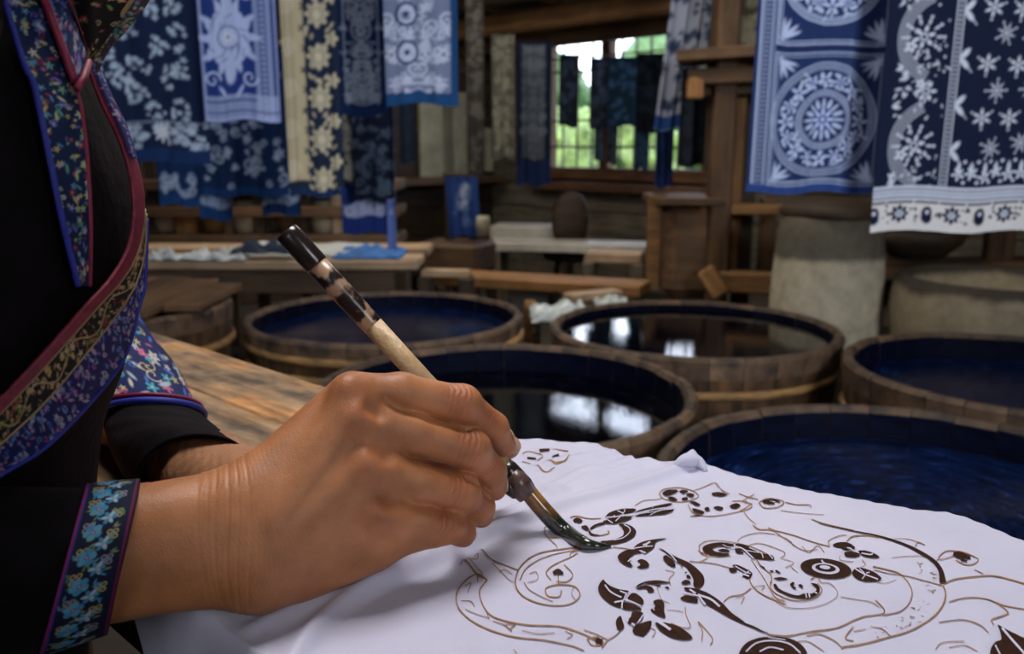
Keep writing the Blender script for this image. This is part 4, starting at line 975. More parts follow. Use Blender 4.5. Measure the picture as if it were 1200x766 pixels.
# the drawing: wax lines and fills lying on the cloth
M['wax'] = plain('brown_wax', (0.030, 0.010, 0.005), 0.8, s=260, var=0.5, bs=0.1, bd=0.0003)
M['wax'].node_tree.nodes['Principled BSDF'].inputs['Specular IOR Level'].default_value = 0.15
M['wax_line'] = plain('thin_amber_wax_line', (0.26, 0.13, 0.045), 0.7, s=200, var=0.4)
def ribbons(name, strokes, mat, lift, label=None):
    V, Q = [], []; off = 0
    for st in strokes:
        pts, wd = st; k = max(4, int(sum(math.hypot(b[0]-a[0], b[1]-a[1]) for a, b in zip(pts[:-1], pts[1:]))/2.2)+2)
        wd = [wd]*len(pts) if np.isscalar(wd) else list(wd)
        if len(wd) != len(pts): wd = list(np.interp(np.linspace(0, 1, len(pts)), np.linspace(0, 1, len(wd)), wd))
        q = spline([(*p, w*(0.8 if name == 'wax_outline' else 1)) for p, w in zip(pts, wd)], k)
        tg = np.gradient(q[:, :2], axis=0); tg /= np.linalg.norm(tg, axis=1)[:, None]+1e-9
        nr = np.stack([-tg[:, 1], tg[:, 0]], -1); w = np.maximum(q[:, 2], 0.25)[:, None]/2
        m_ = max(2, int(np.max(q[:, 2])/2.5)+2)
        f = np.linspace(-1, 1, m_)
        px = q[:, 0][:, None]+nr[:, 0][:, None]*w*f; py = q[:, 1][:, None]+nr[:, 1][:, None]*w*f
        w3 = on_z_arr(px, py, TZ+0.005); h = cloth_h(w3[..., 0], w3[..., 1])
        # one refinement so that the line lands where the raised cloth is
        V_ = (383-py)/F; d = (TZ+h-1)/(-sp_+V_*cp_); X = (px-600)/F*d; Y = (cp_+V_*sp_)*d
        h = cloth_h(X, Y); crown = lift*(1-0.12*np.abs(f)[None, :])
        v = np.stack([X, Y, TZ+h+crown], -1).reshape(-1, 3); V.append(v); Q.append(grid_faces(k, m_)+off); off += len(v)
    o = fast_mesh(name, np.vstack(V), np.vstack(Q), mat, cl); o['kind'] = 'stuff'
    if label: o['label'] = label
    return o
D = [([(960, 614), (995, 622), (1029, 629), (1058, 638), (1077, 647), (1094, 658), (1102, 669), (1105, 684)], (1, 1.2, 1.8, 2.5, 3.5, 4, 5.5, 8)),
 ([(1117, 650), (1126, 652), (1137, 655)], (4, 8, 3)), ([(1126, 657), (1133, 659)], (3, 2)), ([(648, 674), (654, 672), (660, 674)], (3, 6, 2)), ([(698, 751), (706, 753)], (5, 7)),
 ([(632, 528), (644, 527)], (3, 3)), ([(618, 537), (628, 538)], (3, 2)), ([(647, 536), (655, 534)], (2, 3)), ([(690, 623), (694, 627), (702, 628)], (2, 2.4, 1)), ([(705, 639), (716, 640)], (3, 4)),
 ([(872, 732), (883, 736), (893, 741), (900, 743)], (2.4, 2.2, 1.6, 1)), ([(895, 591), (904, 586), (914, 590)], (1.6, 2, 1.6)), ([(809, 606), (820, 605)], (1, 1.5))]
def pset(ox, oy, sc, polys): return [[(ox+x/sc, oy+y/sc) for x, y in p] for p in polys]
PL = pset(695, 665, 7.66, [
 [(92, 98), (110, 130), (160, 175), (240, 205), (330, 215), (300, 240), (288, 290), (255, 375), (170, 345), (100, 290), (55, 240), (42, 190), (60, 140)],
 [(300, 290), (340, 240), (380, 235), (440, 280), (460, 320), (430, 355), (350, 320)], [(270, 320), (300, 320), (420, 370), (440, 388), (380, 397), (270, 385), (262, 350)],
 [(370, 195), (410, 150), (480, 122), (580, 115), (660, 130), (712, 142), (600, 150), (560, 160), (500, 150), (450, 148), (400, 180)],
 [(385, 210), (430, 172), (480, 162), (530, 182), (552, 222), (520, 234), (480, 222), (500, 205), (460, 192), (420, 202)], [(635, 182), (670, 175), (690, 200), (660, 198)], [(560, 165), (600, 160), (612, 172), (575, 180)],
 [(560, 300), (610, 295), (642, 330), (635, 400), (657, 467), (600, 450), (530, 410), (510, 385), (550, 375), (560, 345), (535, 320)],
 [(245, 440), (215, 460), (200, 510), (215, 560), (240, 582), (285, 545), (265, 490), (255, 455)], [(345, 408), (440, 403), (457, 440), (420, 490), (380, 517), (310, 522), (318, 470), (340, 450)],
 [(532, 483), (512, 560), (470, 612), (440, 632), (350, 590), (360, 545), (400, 520), (470, 495)], [(548, 500), (600, 505), (640, 500), (760, 530), (840, 580), (905, 645), (830, 662), (740, 652), (650, 612), (590, 565)]])
PL += pset(720, 625, 9.575, [
 [(215, 190), (250, 150), (330, 110), (430, 88), (520, 74), (602, 68), (520, 95), (462, 110), (450, 180), (400, 220), (350, 240), (290, 215), (230, 205)],
 [(190, 205), (120, 220), (50, 260), (30, 290), (60, 325), (120, 357), (190, 372), (212, 350), (160, 325), (185, 280), (230, 247), (290, 242), (315, 228), (260, 215)],
 [(250, 310), (300, 290), (360, 300), (394, 335), (380, 367), (310, 382), (240, 370), (300, 345), (290, 325)],
 [(480, 188), (560, 208), (700, 278), (830, 328), (930, 400), (1002, 480), (1012, 560), (960, 632), (880, 602), (890, 520), (850, 440), (800, 370), (720, 340), (640, 272), (560, 225)],
 [(540, 270), (580, 253), (660, 300), (692, 360), (660, 377), (600, 340), (555, 300)], [(740, 565), (790, 523), (850, 540), (857, 570), (800, 587)], [(800, 482), (830, 463), (867, 512), (820, 507)], [(776, 442), (810, 431), (818, 447)], [(738, 368), (767, 371), (762, 388)]])
PL += pset(780, 670, 7.98, [
 [(160, 150), (260, 160), (360, 190), (450, 240), (540, 310), (610, 393), (700, 453), (747, 488), (732, 502), (600, 442), (480, 372), (380, 317), (325, 262), (300, 232), (200, 202)],
 [(130, 260), (180, 228), (260, 238), (302, 265), (300, 307), (220, 292), (160, 280)]])
PL += pset(810, 625, 9.575, [
 [(440, 120), (330, 105), (220, 120), (140, 150), (120, 190), (160, 230), (240, 260), (340, 272), (432, 255), (420, 235), (350, 235), (270, 215), (230, 190), (260, 165), (340, 150), (400, 165), (470, 155), (480, 130)],
 [(288, 197), (350, 183), (410, 190), (437, 210), (400, 222), (330, 212)], [(480, 135), (530, 118), (620, 143), (700, 178), (760, 213), (790, 233), (900, 248), (932, 280), (935, 312), (800, 302), (700, 292), (640, 242), (560, 185)],
 [(480, 178), (540, 188), (602, 237), (510, 237)], [(445, 370), (510, 358), (600, 400), (670, 440), (690, 470), (655, 524), (590, 502), (560, 475), (640, 465), (560, 420)], [(415, 400), (470, 395), (517, 420), (500, 447), (440, 452)],
 [(750, 363), (822, 385), (830, 424)], [(930, 430), (960, 418), (1012, 462), (980, 462)], [(870, 430), (905, 425), (930, 440), (895, 445)]])
PL += pset(890, 635, 8.0, [
 [(870, 310), (862, 300), (900, 245), (990, 255), (1080, 290), (1155, 350), (1100, 377), (980, 382), (890, 342)],
 [(680, 35), (730, 10), (830, 8), (902, 55), (880, 82), (800, 82), (770, 62), (700, 52)], [(790, 103), (860, 93), (942, 115), (932, 147), (850, 152), (800, 142)], [(915, 88), (990, 83), (1080, 113), (1140, 155), (1040, 157), (960, 135)],
 [(125, 410), (150, 395), (180, 450), (260, 488), (360, 518), (400, 498), (440, 488), (480, 498), (520, 480), (540, 450), (490, 402), (470, 393), (540, 400), (568, 450), (552, 502), (480, 538), (400, 543), (300, 528), (200, 482), (148, 452)],
 [(278, 410), (310, 383), (332, 395), (312, 420), (352, 445), (320, 452)], [(355, 415), (385, 403), (412, 425), (395, 444)], [(118, 350), (200, 338), (282, 360), (180, 368)]])
PL += pset(665, 590, 8.889, [
 [(610, 218), (680, 248), (722, 300), (692, 362), (600, 417), (480, 442), (360, 432), (335, 400), (470, 395), (580, 350), (590, 300), (560, 245), (520, 225)],
 [(230, 268), (270, 230), (340, 205), (400, 200), (380, 227), (300, 242), (240, 284)], [(390, 150), (430, 103), (520, 73), (600, 60), (700, 62), (722, 75), (650, 112), (560, 122), (480, 152), (400, 162)],
 [(360, 190), (410, 180), (480, 150), (560, 143), (660, 138), (675, 160), (600, 197), (480, 222), (400, 217)], [(690, 110), (740, 78), (880, 42), (1000, 17), (1115, -2), (1050, 25), (900, 62), (760, 102)],
 [(690, 140), (780, 110), (900, 83), (1112, 58), (1102, 92), (1000, 127), (880, 132), (760, 142)], [(52, 178), (100, 148), (162, 180), (140, 212), (80, 202)], [(130, 245), (200, 228), (235, 292), (180, 282)]])
PL += pset(760, 560, 6.0, [
 [(93, 112), (130, 88), (200, 88), (212, 100), (150, 132), (110, 132)], [(210, 102), (240, 88), (287, 100), (240, 120)], [(258, 125), (290, 110), (327, 125), (300, 147)], [(128, 145), (170, 136), (212, 165), (170, 174)], [(228, 150), (270, 138), (282, 160), (240, 167)],
 [(278, 173), (320, 168), (372, 197), (340, 207)], [(303, 218), (350, 228), (402, 250), (370, 264), (320, 247)], [(388, 220), (420, 208), (432, 235), (405, 247)], [(448, 215), (490, 203), (532, 220), (500, 242)], [(568, 200), (620, 180), (652, 200), (620, 222), (575, 220)],
 [(438, 110), (500, 103), (562, 125), (520, 137), (450, 132)], [(0, 225), (182, 183), (120, 217), (0, 247)], [(18, 267), (100, 233), (167, 236), (100, 262)], [(790, 172), (830, 158), (850, 170), (900, 185), (850, 197)]])
PL += [[(863, 775), (868, 761), (876, 753), (890, 748), (908, 747), (926, 749), (938, 755), (946, 765), (946, 776)],
       [(1168, 732), (1176, 737), (1190, 744), (1215, 756), (1215, 776), (1160, 776), (1160, 762), (1166, 753), (1174, 751), (1172, 742)]]
a_ = np.linspace(0, 2*np.pi, 40, endpoint=False)
def ell(cx, cy, rx, ry, rot): return [(890+(cx+rx*math.cos(q)*math.cos(rot)-ry*math.sin(q)*math.sin(rot))/8, 635+(cy+rx*math.cos(q)*math.sin(rot)+ry*math.sin(q)*math.cos(rot))/8) for q in a_]
PL.append(ell(622, 258, 240, 92, .12))
def fills(name, polys, mat, lift, label=None, smooth=True, row=0.45):
    V, Q = [], []; off = 0
    for p in polys:
        q = np.array(p, float)
        if smooth and len(q) < 35:
            for w_ in (.20, .25):          # round the corners by cutting them
                nx_ = np.roll(q, -1, 0); q = np.stack([q*(1-w_)+nx_*w_, q*w_+nx_*(1-w_)], 1).reshape(-1, 2)
        y0, y1 = q[:, 1].min(), q[:, 1].max(); n = max(2, int((y1-y0)/row)); b = np.roll(q, -1, 0)
        for k in range(n):
            y = y0+(k+.5)*(y1-y0)/n; m_ = (q[:, 1] <= y) != (b[:, 1] <= y)
            xs = np.sort(q[m_, 0]+(y-q[m_, 1])/(b[m_, 1]-q[m_, 1])*(b[m_, 0]-q[m_, 0])); hy = (y1-y0)/n*.55
            for xa, xb in zip(xs[::2], xs[1::2]):
                c = max(2, int((xb-xa)/3)+2); X = np.linspace(xa, xb, c); V.append(np.stack([np.concatenate([X, X]), np.concatenate([np.full(c, y-hy), np.full(c, y+hy)])], -1))
                Q.append(np.stack([np.arange(c-1)+off, np.arange(c-1)+c+off, np.arange(1, c)+c+off, np.arange(1, c)+off], -1)); off += 2*c
    V = np.vstack(V); px, py = V[:, 0], V[:, 1]; w3 = on_z_arr(px, py, TZ+.005); h = cloth_h(w3[:, 0], w3[:, 1])
    V_ = (383-py)/F; d = (TZ+h-1)/(-sp_+V_*cp_); X = (px-600)/F*d; Y = (cp_+V_*sp_)*d; h = cloth_h(X, Y)
    o = fast_mesh(name, np.stack([X, Y, TZ+h+lift], -1), np.vstack(Q), mat, cl); o['kind'] = 'stuff'
    if label: o['label'] = label
    return o
fills('wax_fill', PL, M['wax'], 0.0007, 'dark brown wax-filled leaves and curls')
ribbons('wax_stroke', D, M['wax'], 0.0008)
fills('unwaxed_ring', [ell(620, 262, 130, 50, .12)], M['white_cotton'], 0.0009)
fills('wax_fill', [ell(618, 260, 97, 34, .12), [(890+x/8, 635+y/8) for x, y in ((770, 58), (800, 48), (828, 65), (800, 84), (772, 77))]], M['wax'], 0.0011)
fills('unwaxed_ring', [ell(612, 256, 50, 17, .12)], M['white_cotton'], 0.0013)
Lh = [ # thin amber outlines
 ([(571, 681), (560, 674), (546, 681), (535, 697), (539, 716), (562, 735), (600, 748), (639, 751), (668, 756), (684, 762)], 2.0),
 ([(571, 681), (562, 694), (567, 713), (581, 726), (616, 734), (655, 735), (681, 742), (705, 754)], 2.0), ([(562, 640), (578, 658), (607, 669)], 1.6), ([(539, 650), (549, 661), (559, 674), (571, 681)], 2.2), ([(545, 648), (556, 662), (566, 674)], 1.2),
 ([(700, 640), (658, 644), (629, 650), (610, 665), (604, 684), (613, 700), (639, 710), (665, 710), (679, 700), (674, 687), (655, 685), (640, 690), (642, 699), (655, 700), (658, 692)], 1.9),
 ([(694, 642), (655, 649), (632, 657), (616, 668), (609, 681)], 1.4), ([(614, 683), (620, 692), (634, 700), (648, 706)], 1.2), ([(677, 649), (668, 655), (649, 664), (640, 673), (646, 681)], 1.5), ([(661, 664), (671, 674), (665, 681), (652, 682)], 1.4), ([(654, 676), (655, 686)], 1.4),
 ([(672, 687), (670, 697), (676, 706)], 1.0), ([(620, 674), (628, 672), (630, 680), (618, 684)], 1.0), ([(577, 662), (586, 670), (596, 680), (603, 683)], 1.1), ([(585, 672), (592, 669), (600, 674)], 1.0),
 ([(556, 652), (560, 648), (559, 656), (552, 655)], 1.1), ([(545, 688), (552, 684), (548, 696)], 1.2), ([(540, 705), (552, 706), (556, 713)], 1.1), ([(545, 715), (560, 722), (574, 726)], 1.1), ([(578, 730), (590, 734), (600, 742)], 1.4), ([(592, 734), (604, 733), (598, 739)], 1.6),
 ([(612, 741), (630, 744), (650, 742)], 1.1), ([(662, 740), (671, 744), (664, 749)], 1.3), ([(570, 718), (573, 728)], 1.3), ([(559, 674), (560, 683)], 1.6), ([(688, 749), (700, 747), (707, 755), (694, 756), (688, 749)], 1.8), ([(705, 760), (712, 751), (722, 745), (728, 738)], 1.6), ([(684, 738), (700, 744), (712, 750)], 1.3),
 ([(645, 614), (638, 620), (642, 630), (657, 630), (667, 632)], 1.5), ([(668, 607), (675, 605), (690, 608), (704, 608)], 1.4), ([(642, 630), (652, 640), (653, 645)], 1.2), ([(690, 620), (691, 626), (699, 628), (708, 627), (714, 625), (712, 622)], 1.4),
 ([(718, 643), (732, 645), (744, 648)], 1.4), ([(678, 641), (680, 638), (690, 640)], 1.4), ([(668, 655), (670, 648), (688, 643)], 1.3),
 ([(744, 593), (755, 587), (770, 586), (776, 584)], 1.0), ([(772, 580), (778, 574), (795, 572), (812, 576), (818, 583), (799, 589), (780, 586), (772, 580)], 1.2), ([(812, 576), (825, 571), (838, 566), (846, 575), (855, 580)], 1.0), ([(838, 566), (842, 573)], 1.0),
 ([(806, 592), (813, 602), (834, 606), (866, 600), (881, 594), (872, 588), (858, 588)], 1.2), ([(866, 600), (878, 592), (873, 587)], 1.0), ([(889, 590), (900, 585), (918, 588), (912, 595), (896, 596), (889, 590)], 1.3), ([(866, 579), (876, 583), (888, 586)], 1.2), ([(884, 580), (870, 588), (882, 591)], 1.0),
 ([(920, 589), (934, 592), (949, 592), (950, 596)], 1.3), ([(915, 599), (940, 602), (966, 604)], 0.8), ([(872, 600), (878, 608), (886, 615)], 1.0), ([(882, 616), (890, 621), (905, 622), (930, 628), (950, 635), (972, 641)], 1.4), ([(884, 618), (890, 622)], 1.8), ([(905, 622), (920, 632), (940, 645), (958, 645)], 1.0), ([(900, 619), (912, 624)], 1.2), ([(940, 641), (948, 648), (958, 640), (966, 648)], 1.1), ([(910, 627), (925, 634), (930, 641)], 0.9),
 ([(951, 609), (966, 614), (1000, 622)], 1.2), ([(818, 646), (829, 652), (825, 657), (818, 659), (808, 658)], 1.2), ([(818, 659), (836, 661), (855, 666)], 1.2), ([(819, 640), (830, 634), (850, 634), (880, 641), (900, 650)], 1.2), ([(819, 640), (822, 650), (840, 653), (856, 652)], 1.2),
 ([(864, 635), (870, 629), (890, 625), (908, 627)], 1.0), ([(876, 640), (890, 637), (912, 644), (920, 649), (914, 655)], 1.0), ([(878, 681), (880, 674), (877, 668)], 1.6), ([(878, 681), (884, 690), (897, 699), (921, 709)], 1.7), ([(884, 652), (892, 664), (903, 674), (904, 684)], 1.6), ([(880, 656), (888, 668), (896, 680), (908, 700), (920, 705)], 1.2),
 ([(880, 690), (870, 697), (856, 700), (848, 706)], 1.5), ([(884, 688), (896, 687), (892, 693)], 1.0), ([(862, 702), (872, 700), (868, 709)], 0.9), ([(903, 682), (903, 690), (914, 699), (934, 705), (954, 702), (963, 693), (958, 684)], 1.5), ([(904, 700), (920, 712), (950, 713), (976, 704), (981, 694), (972, 684), (962, 684)], 0.9),
 ([(916, 655), (930, 660), (920, 666)], 0.9), ([(926, 664), (935, 672)], 0.9), ([(950, 680), (957, 676), (962, 683)], 1.5), ([(992, 635), (999, 629), (1016, 628), (1029, 630)], 1.6), ([(972, 640), (971, 634), (984, 628), (992, 628)], 1.1), ([(984, 652), (985, 657), (1000, 659)], 1.0), ([(1010, 656), (1014, 662), (1008, 666)], 1.0),
 ([(1105, 685), (1120, 679), (1144, 676), (1168, 676), (1205, 686)], 2.0), ([(1105, 687), (1108, 698), (1103, 713), (1088, 728), (1064, 741), (1040, 748), (1014, 755), (985, 760)], 2.3), ([(1023, 664), (1040, 668), (1056, 674), (1068, 691), (1066, 706), (1055, 717), (1034, 722)], 1.7), ([(1024, 668), (1040, 672), (1055, 674)], 1.2), ([(1056, 674), (1080, 680), (1105, 687)], 1.3),
 ([(1099, 655), (1104, 649), (1112, 646), (1129, 648), (1146, 656), (1140, 662), (1130, 662), (1120, 657)], 1.5), ([(1097, 657), (1108, 655), (1118, 652)], 1.2), ([(1072, 641), (1076, 636), (1084, 639)], 1.3), ([(1048, 632), (1064, 632), (1078, 636)], 0.9), ([(1045, 654), (1070, 652), (1090, 653)], 0.8),
 ([(1112, 706), (1133, 701), (1155, 702), (1177, 710), (1205, 715)], 1.7), ([(1168, 706), (1181, 718), (1176, 722), (1162, 727), (1164, 732)], 2.0), ([(1100, 730), (1128, 727), (1148, 733), (1158, 742)], 1.5), ([(1142, 668), (1152, 673)], 1.2),
 ([(899, 744), (922, 746), (950, 741), (980, 737), (1000, 728), (1013, 723)], 2.0), ([(1013, 723), (1022, 722), (1034, 720), (1036, 715), (1026, 704)], 1.8), ([(985, 700), (1002, 703), (1020, 706), (1030, 712)], 1.0), ([(1000, 735), (992, 745), (991, 750), (1000, 752)], 1.8), ([(945, 746), (960, 744), (978, 752), (988, 762)], 1.5), ([(925, 756), (945, 752), (965, 764)], 1.2),
 ([(1020, 735), (1034, 738), (1044, 747)], 1.2), ([(1000, 741), (1014, 738)], 1.2), ([(1096, 762), (1104, 754), (1130, 752)], 1.2), ([(1112, 760), (1130, 757), (1145, 764)], 1.2), ([(1020, 680), (1036, 684), (1050, 680)], 0.8),
 ([(786, 687), (784, 678), (790, 670), (780, 666)], 1.0), ([(770, 690), (775, 703), (785, 708)], 0.9), ([(803, 712), (804, 722), (809, 735), (800, 736), (786, 731)], 1.3), ([(822, 752), (823, 740), (818, 729), (830, 742), (835, 750), (832, 757)], 1.4), ([(800, 718), (790, 716), (782, 716)], 0.9), ([(764, 748), (768, 740), (762, 736)], 1.2),
 ([(602, 760), (606, 764)], 1.0), ([(612, 532), (619, 529), (628, 531), (636, 534), (630, 540)], 1.2), ([(640, 540), (650, 543), (664, 540), (668, 533)], 1.2), ([(648, 525), (658, 528), (666, 529)], 1.5), ([(625, 546), (640, 549), (650, 545)], 1.0), ([(612, 541), (622, 544)], 1.2), ([(674, 534), (680, 531)], 1.2),
]
rr = random.Random(5)
for _ in range(46):   # sketchy marks inside the large right-hand crescent and left band
    a = rr.uniform(-0.6, 1.3); r = rr.uniform(0.80, 0.98); x, y = 1000+102*r*math.cos(a), 690+62*r*math.sin(a)
    Lh.append(([(x, y), (x+rr.uniform(-5, 5), y+rr.uniform(-2, 2))], rr.uniform(0.7, 1.4)))
ribbons('wax_outline', Lh, M['wax_line'], 0.0006, 'thin amber wax outlines')
def vset(ox, oy, sc, st): return [([(ox+x/sc, oy+y/sc) for x, y in p], w) for p, w in st]
Wg = vset(695, 665, 7.66, [([(105, 165), (150, 225), (215, 265), (255, 282)], 1.7), ([(190, 325), (270, 312)], 2.0), ([(300, 240), (282, 290), (262, 330), (258, 380)], 1.6), ([(240, 225), (290, 245)], 1.6), ([(285, 300), (350, 325), (430, 362)], 1.6), ([(575, 495), (640, 535), (695, 575)], 3.0), ([(540, 385), (548, 400)], 1.5), ([(450, 440), (400, 515)], 1.6), ([(345, 520), (375, 535)], 2.5), ([(290, 430), (310, 500)], 2)])
Wg += vset(720, 625, 9.575, [([(320, 165), (350, 160), (400, 128)], 2.2), ([(345, 150), (360, 178)], 1.8), ([(225, 202), (330, 186), (430, 180)], 1.1), ([(280, 225), (350, 240)], 1.2), ([(150, 330), (190, 300), (200, 360)], 1.2), ([(560, 215), (640, 265), (700, 330)], 1.2), ([(850, 250), (880, 300)], .5)])
Wg += vset(780, 670, 7.98, [([(222, 180), (280, 220)], 2.2), ([(300, 232), (420, 275), (505, 345)], 2.4), ([(305, 235), (340, 290), (372, 325)], 2.2), ([(160, 205), (300, 240)], 1.4)])
Wg += vset(810, 625, 9.575, [([(490, 160), (580, 190), (640, 245), (700, 300)], 1.5), ([(650, 175), (720, 205), (790, 245), (805, 292)], 1.1), ([(600, 205), (760, 232)], .9), ([(870, 250), (915, 302)], 1.2), ([(350, 140), (400, 165), (470, 175)], .9), ([(490, 385), (600, 450), (665, 470)], 1.2), ([(560, 500), (650, 440)], 1.0), ([(590, 480), (650, 500)], 1.6)])
Wg += vset(890, 635, 8.0, [([(895, 265), (980, 315), (1110, 365)], 1.6), ([(935, 262), (985, 318), (960, 365)], 1.2), ([(1000, 305), (1030, 300)], 1.2), ([(580, 185), (600, 210), (630, 225)], 1.8), ([(955, 118), (1040, 132), (1060, 120)], 1.6), ([(800, 65), (850, 75), (880, 100)], 1.6), ([(440, 540), (430, 490)], 1.4), ([(470, 540), (460, 490)], 1.4), ([(540, 500), (500, 480)], 1.2)])
Wg += vset(665, 590, 8.889, [([(480, 400), (580, 375), (650, 310), (640, 265), (590, 235)], 1.2), ([(520, 90), (585, 118)], 1.1), ([(600, 90), (560, 140), (500, 200)], 1.2), ([(400, 172), (470, 218)], 1.1), ([(400, 160), (520, 150), (660, 128), (900, 78), (1110, 50)], 1.3), ([(700, 140), (780, 118), (960, 95)], .8), ([(860, 135), (960, 90), (1100, 72)], 1.0), ([(880, 40), (890, 62)], .8), ([(480, 140), (500, 160)], 2.0), ([(610, 60), (590, 85)], .8), ([(740, 630), (742, 631)], .6)])
Wg += [([(874, 766), (886, 756), (905, 753), (925, 757), (938, 768)], 1.8), ([(890, 766), (902, 761), (918, 764)], 1.6), ([(900, 749), (920, 752)], 1.0), ([(1174, 738), (1186, 752), (1202, 770)], 2.6), ([(1166, 758), (1172, 770)], 1.8)]
ribbons('unwaxed_vein', Wg, M['white_cotton'], 0.00125)
# ------------------------------------------------------------------ the person: implicit body -> one continuous surface
def sdf_cone(G, a, b, ra, rb):
    a = np.asarray(a, np.float32); b = np.asarray(b, np.float32); ba = b-a; L = float(ba@ba)+1e-12
    px, py, pz = G[0]-a[0], G[1]-a[1], G[2]-a[2]
    h = np.clip((px*ba[0]+py*ba[1]+pz*ba[2])/L, 0, 1)
    return np.sqrt((px-h*ba[0])**2+(py-h*ba[1])**2+(pz-h*ba[2])**2)-(ra+(rb-ra)*h)
def smin(a, b, k):
    if a is None: return b
    h = np.clip(0.5+0.5*(b-a)/k, 0, 1); return b+(a-b)*h-k*h*(1-h)
def chain(G, pts, rs, k=0.002):
    d = None
    for i in range(len(pts)-1): d = smin(d, sdf_cone(G, pts[i], pts[i+1], rs[i], rs[i+1]), k)
    return d
def surface_nets(Fv, lo, h):
    s = Fv < 0; nx, ny, nz = Fv.shape
    c = np.zeros((nx-1, ny-1, nz-1), np.int8)
    for dx in (0, 1):
        for dy in (0, 1):
            for dz in (0, 1): c += s[dx:nx-1+dx, dy:ny-1+dy, dz:nz-1+dz]
    act = (c > 0) & (c < 8); idx = np.full(act.shape, -1, np.int64); I = np.argwhere(act); idx[act] = np.arange(len(I))
    acc = np.zeros((len(I), 3)); cnt = np.zeros(len(I))
    cor = [(0, 0, 0), (1, 0, 0), (0, 1, 0), (1, 1, 0), (0, 0, 1), (1, 0, 1), (0, 1, 1), (1, 1, 1)]
    val = [Fv[I[:, 0]+q[0], I[:, 1]+q[1], I[:, 2]+q[2]] for q in cor]
    for a, b in ((0, 1), (2, 3), (4, 5), (6, 7), (0, 2), (1, 3), (4, 6), (5, 7), (0, 4), (1, 5), (2, 6), (3, 7)):
        m = (val[a] < 0) != (val[b] < 0); t = np.where(m, val[a]/(val[a]-val[b]+1e-20), 0)
        p = np.array(cor[a])+t[:, None]*(np.array(cor[b])-np.array(cor[a])); acc += np.where(m[:, None], p, 0); cnt += m
    V = (I+acc/cnt[:, None])*h+lo
    Q = []
    for ax in range(3):
        o = [0, 0, 0]; o[ax] = 1
        A = s[:nx-o[0], :ny-o[1], :nz-o[2]]; B = s[o[0]:, o[1]:, o[2]:]
        for flip, mk in ((False, A & ~B), (True, ~A & B)):
            J = np.argwhere(mk); u, v = [k for k in range(3) if k != ax]
            J = J[(J[:, u] > 0) & (J[:, v] > 0) & (J[:, u] < Fv.shape[u]-1) & (J[:, v] < Fv.shape[v]-1) & (J[:, ax] < Fv.shape[ax]-1)]
            def g(du, dv):
                K = J.copy(); K[:, u] -= du; K[:, v] -= dv; return idx[K[:, 0], K[:, 1], K[:, 2]]
            q = np.stack([g(0, 0), g(1, 0), g(1, 1), g(0, 1)], -1)
            if (ax == 1) ^ flip: q = q[:, ::-1]
            Q.append(q)
    return V, np.vstack(Q)
def polygonise(fn, lo, hi, h):
    lo = np.array(lo, float); n = np.ceil((np.array(hi)-lo)/h).astype(int)+1
    ax = [(lo[i]+h*np.arange(n[i])).astype(np.float32) for i in range(3)]
    G = np.meshgrid(*ax, indexing='ij', sparse=True)
    return surface_nets(fn(G).astype(np.float32), lo, h)
def vnormals(V, Q):
    n = np.cross(V[Q[:, 2]]-V[Q[:, 0]], V[Q[:, 3]]-V[Q[:, 1]]); out = np.zeros_like(V)
    for k in range(4): np.add.at(out, Q[:, k], n)
    return out/(np.linalg.norm(out, axis=1)[:, None]+1e-12)
def subdivide(V, Q):
    """one Catmull-Clark like step through Blender's own modifier"""
    me = bpy.data.meshes.new('tmp'); me.vertices.add(len(V)); me.vertices.foreach_set('co', V.astype(np.float32).ravel())
    me.loops.add(len(Q)*4); me.loops.foreach_set('vertex_index', Q.astype(np.int32).ravel()); me.polygons.add(len(Q)); me.polygons.foreach_set('loop_start', np.arange(0, len(Q)*4, 4, dtype=np.int32)); me.update(calc_edges=True)
    o = bpy.data.objects.new('tmp', me); link(o); md = o.modifiers.new('s', 'SUBSURF'); md.levels = 1; md.render_levels = 1
    dg = bpy.context.evaluated_depsgraph_get(); e = o.evaluated_get(dg); m2 = e.to_mesh()
    v = np.empty(len(m2.vertices)*3, np.float32); m2.vertices.foreach_get('co', v); q = np.empty(len(m2.loops), np.int32); m2.loops.foreach_get('vertex_index', q)
    e.to_mesh_clear(); bpy.data.objects.remove(o); bpy.data.meshes.remove(me)
    return v.reshape(-1, 3).astype(float), q.reshape(-1, 4)

FING = {  # px, py, depth, radius
 'index': [(418, 462, .404, .0102), (470, 459, .410, .0090), (541, 474, .423, .0094), (577, 501, .438, .0080), (590, 521, .449, .0066)],
 'middle': [(426, 494, .399, .0108), (482, 508, .407, .0098), (551, 527, .421, .0098), (574, 552, .435, .0082), (579, 571, .446, .0070)],
 'ring': [(439, 547, .396, .0102), (487, 565, .404, .0092), (541, 577, .418, .0092), (561, 593, .432, .0078), (564, 603, .442, .0067)],
 'little': [(450, 604, .396, .0096), (492, 612, .404, .0082), (526, 616, .416, .0080), (540, 622, .428, .0070), (543, 627, .437, .0062)]}
FP = {k: [P(*q[:3]) for q in v] for k, v in FING.items()}; FR = {k: [q[3] for q in v] for k, v in FING.items()}
FOREDIR = P(130, 650, .363)-P(295, 626, .3815)
CREASE = [[P(*q) for q in c] for c in (((452, 467, .3985), (468, 478, .4005), (501, 491, .406), (535, 500, .4125), (564, 513, .424), (580, 530, .435)),
    ((460, 527, .3915), (476, 538, .393), (509, 547, .399), (541, 553, .406), (562, 571, .418), (574, 586, .430)), ((466, 582, .3885), (480, 592, .3905), (509, 598, .3975), (541, 605, .4065), (555, 616, .418), (558, 618, .42)))]
CR = [.0008, .0014, .0015, .0015, .0014, .0008]
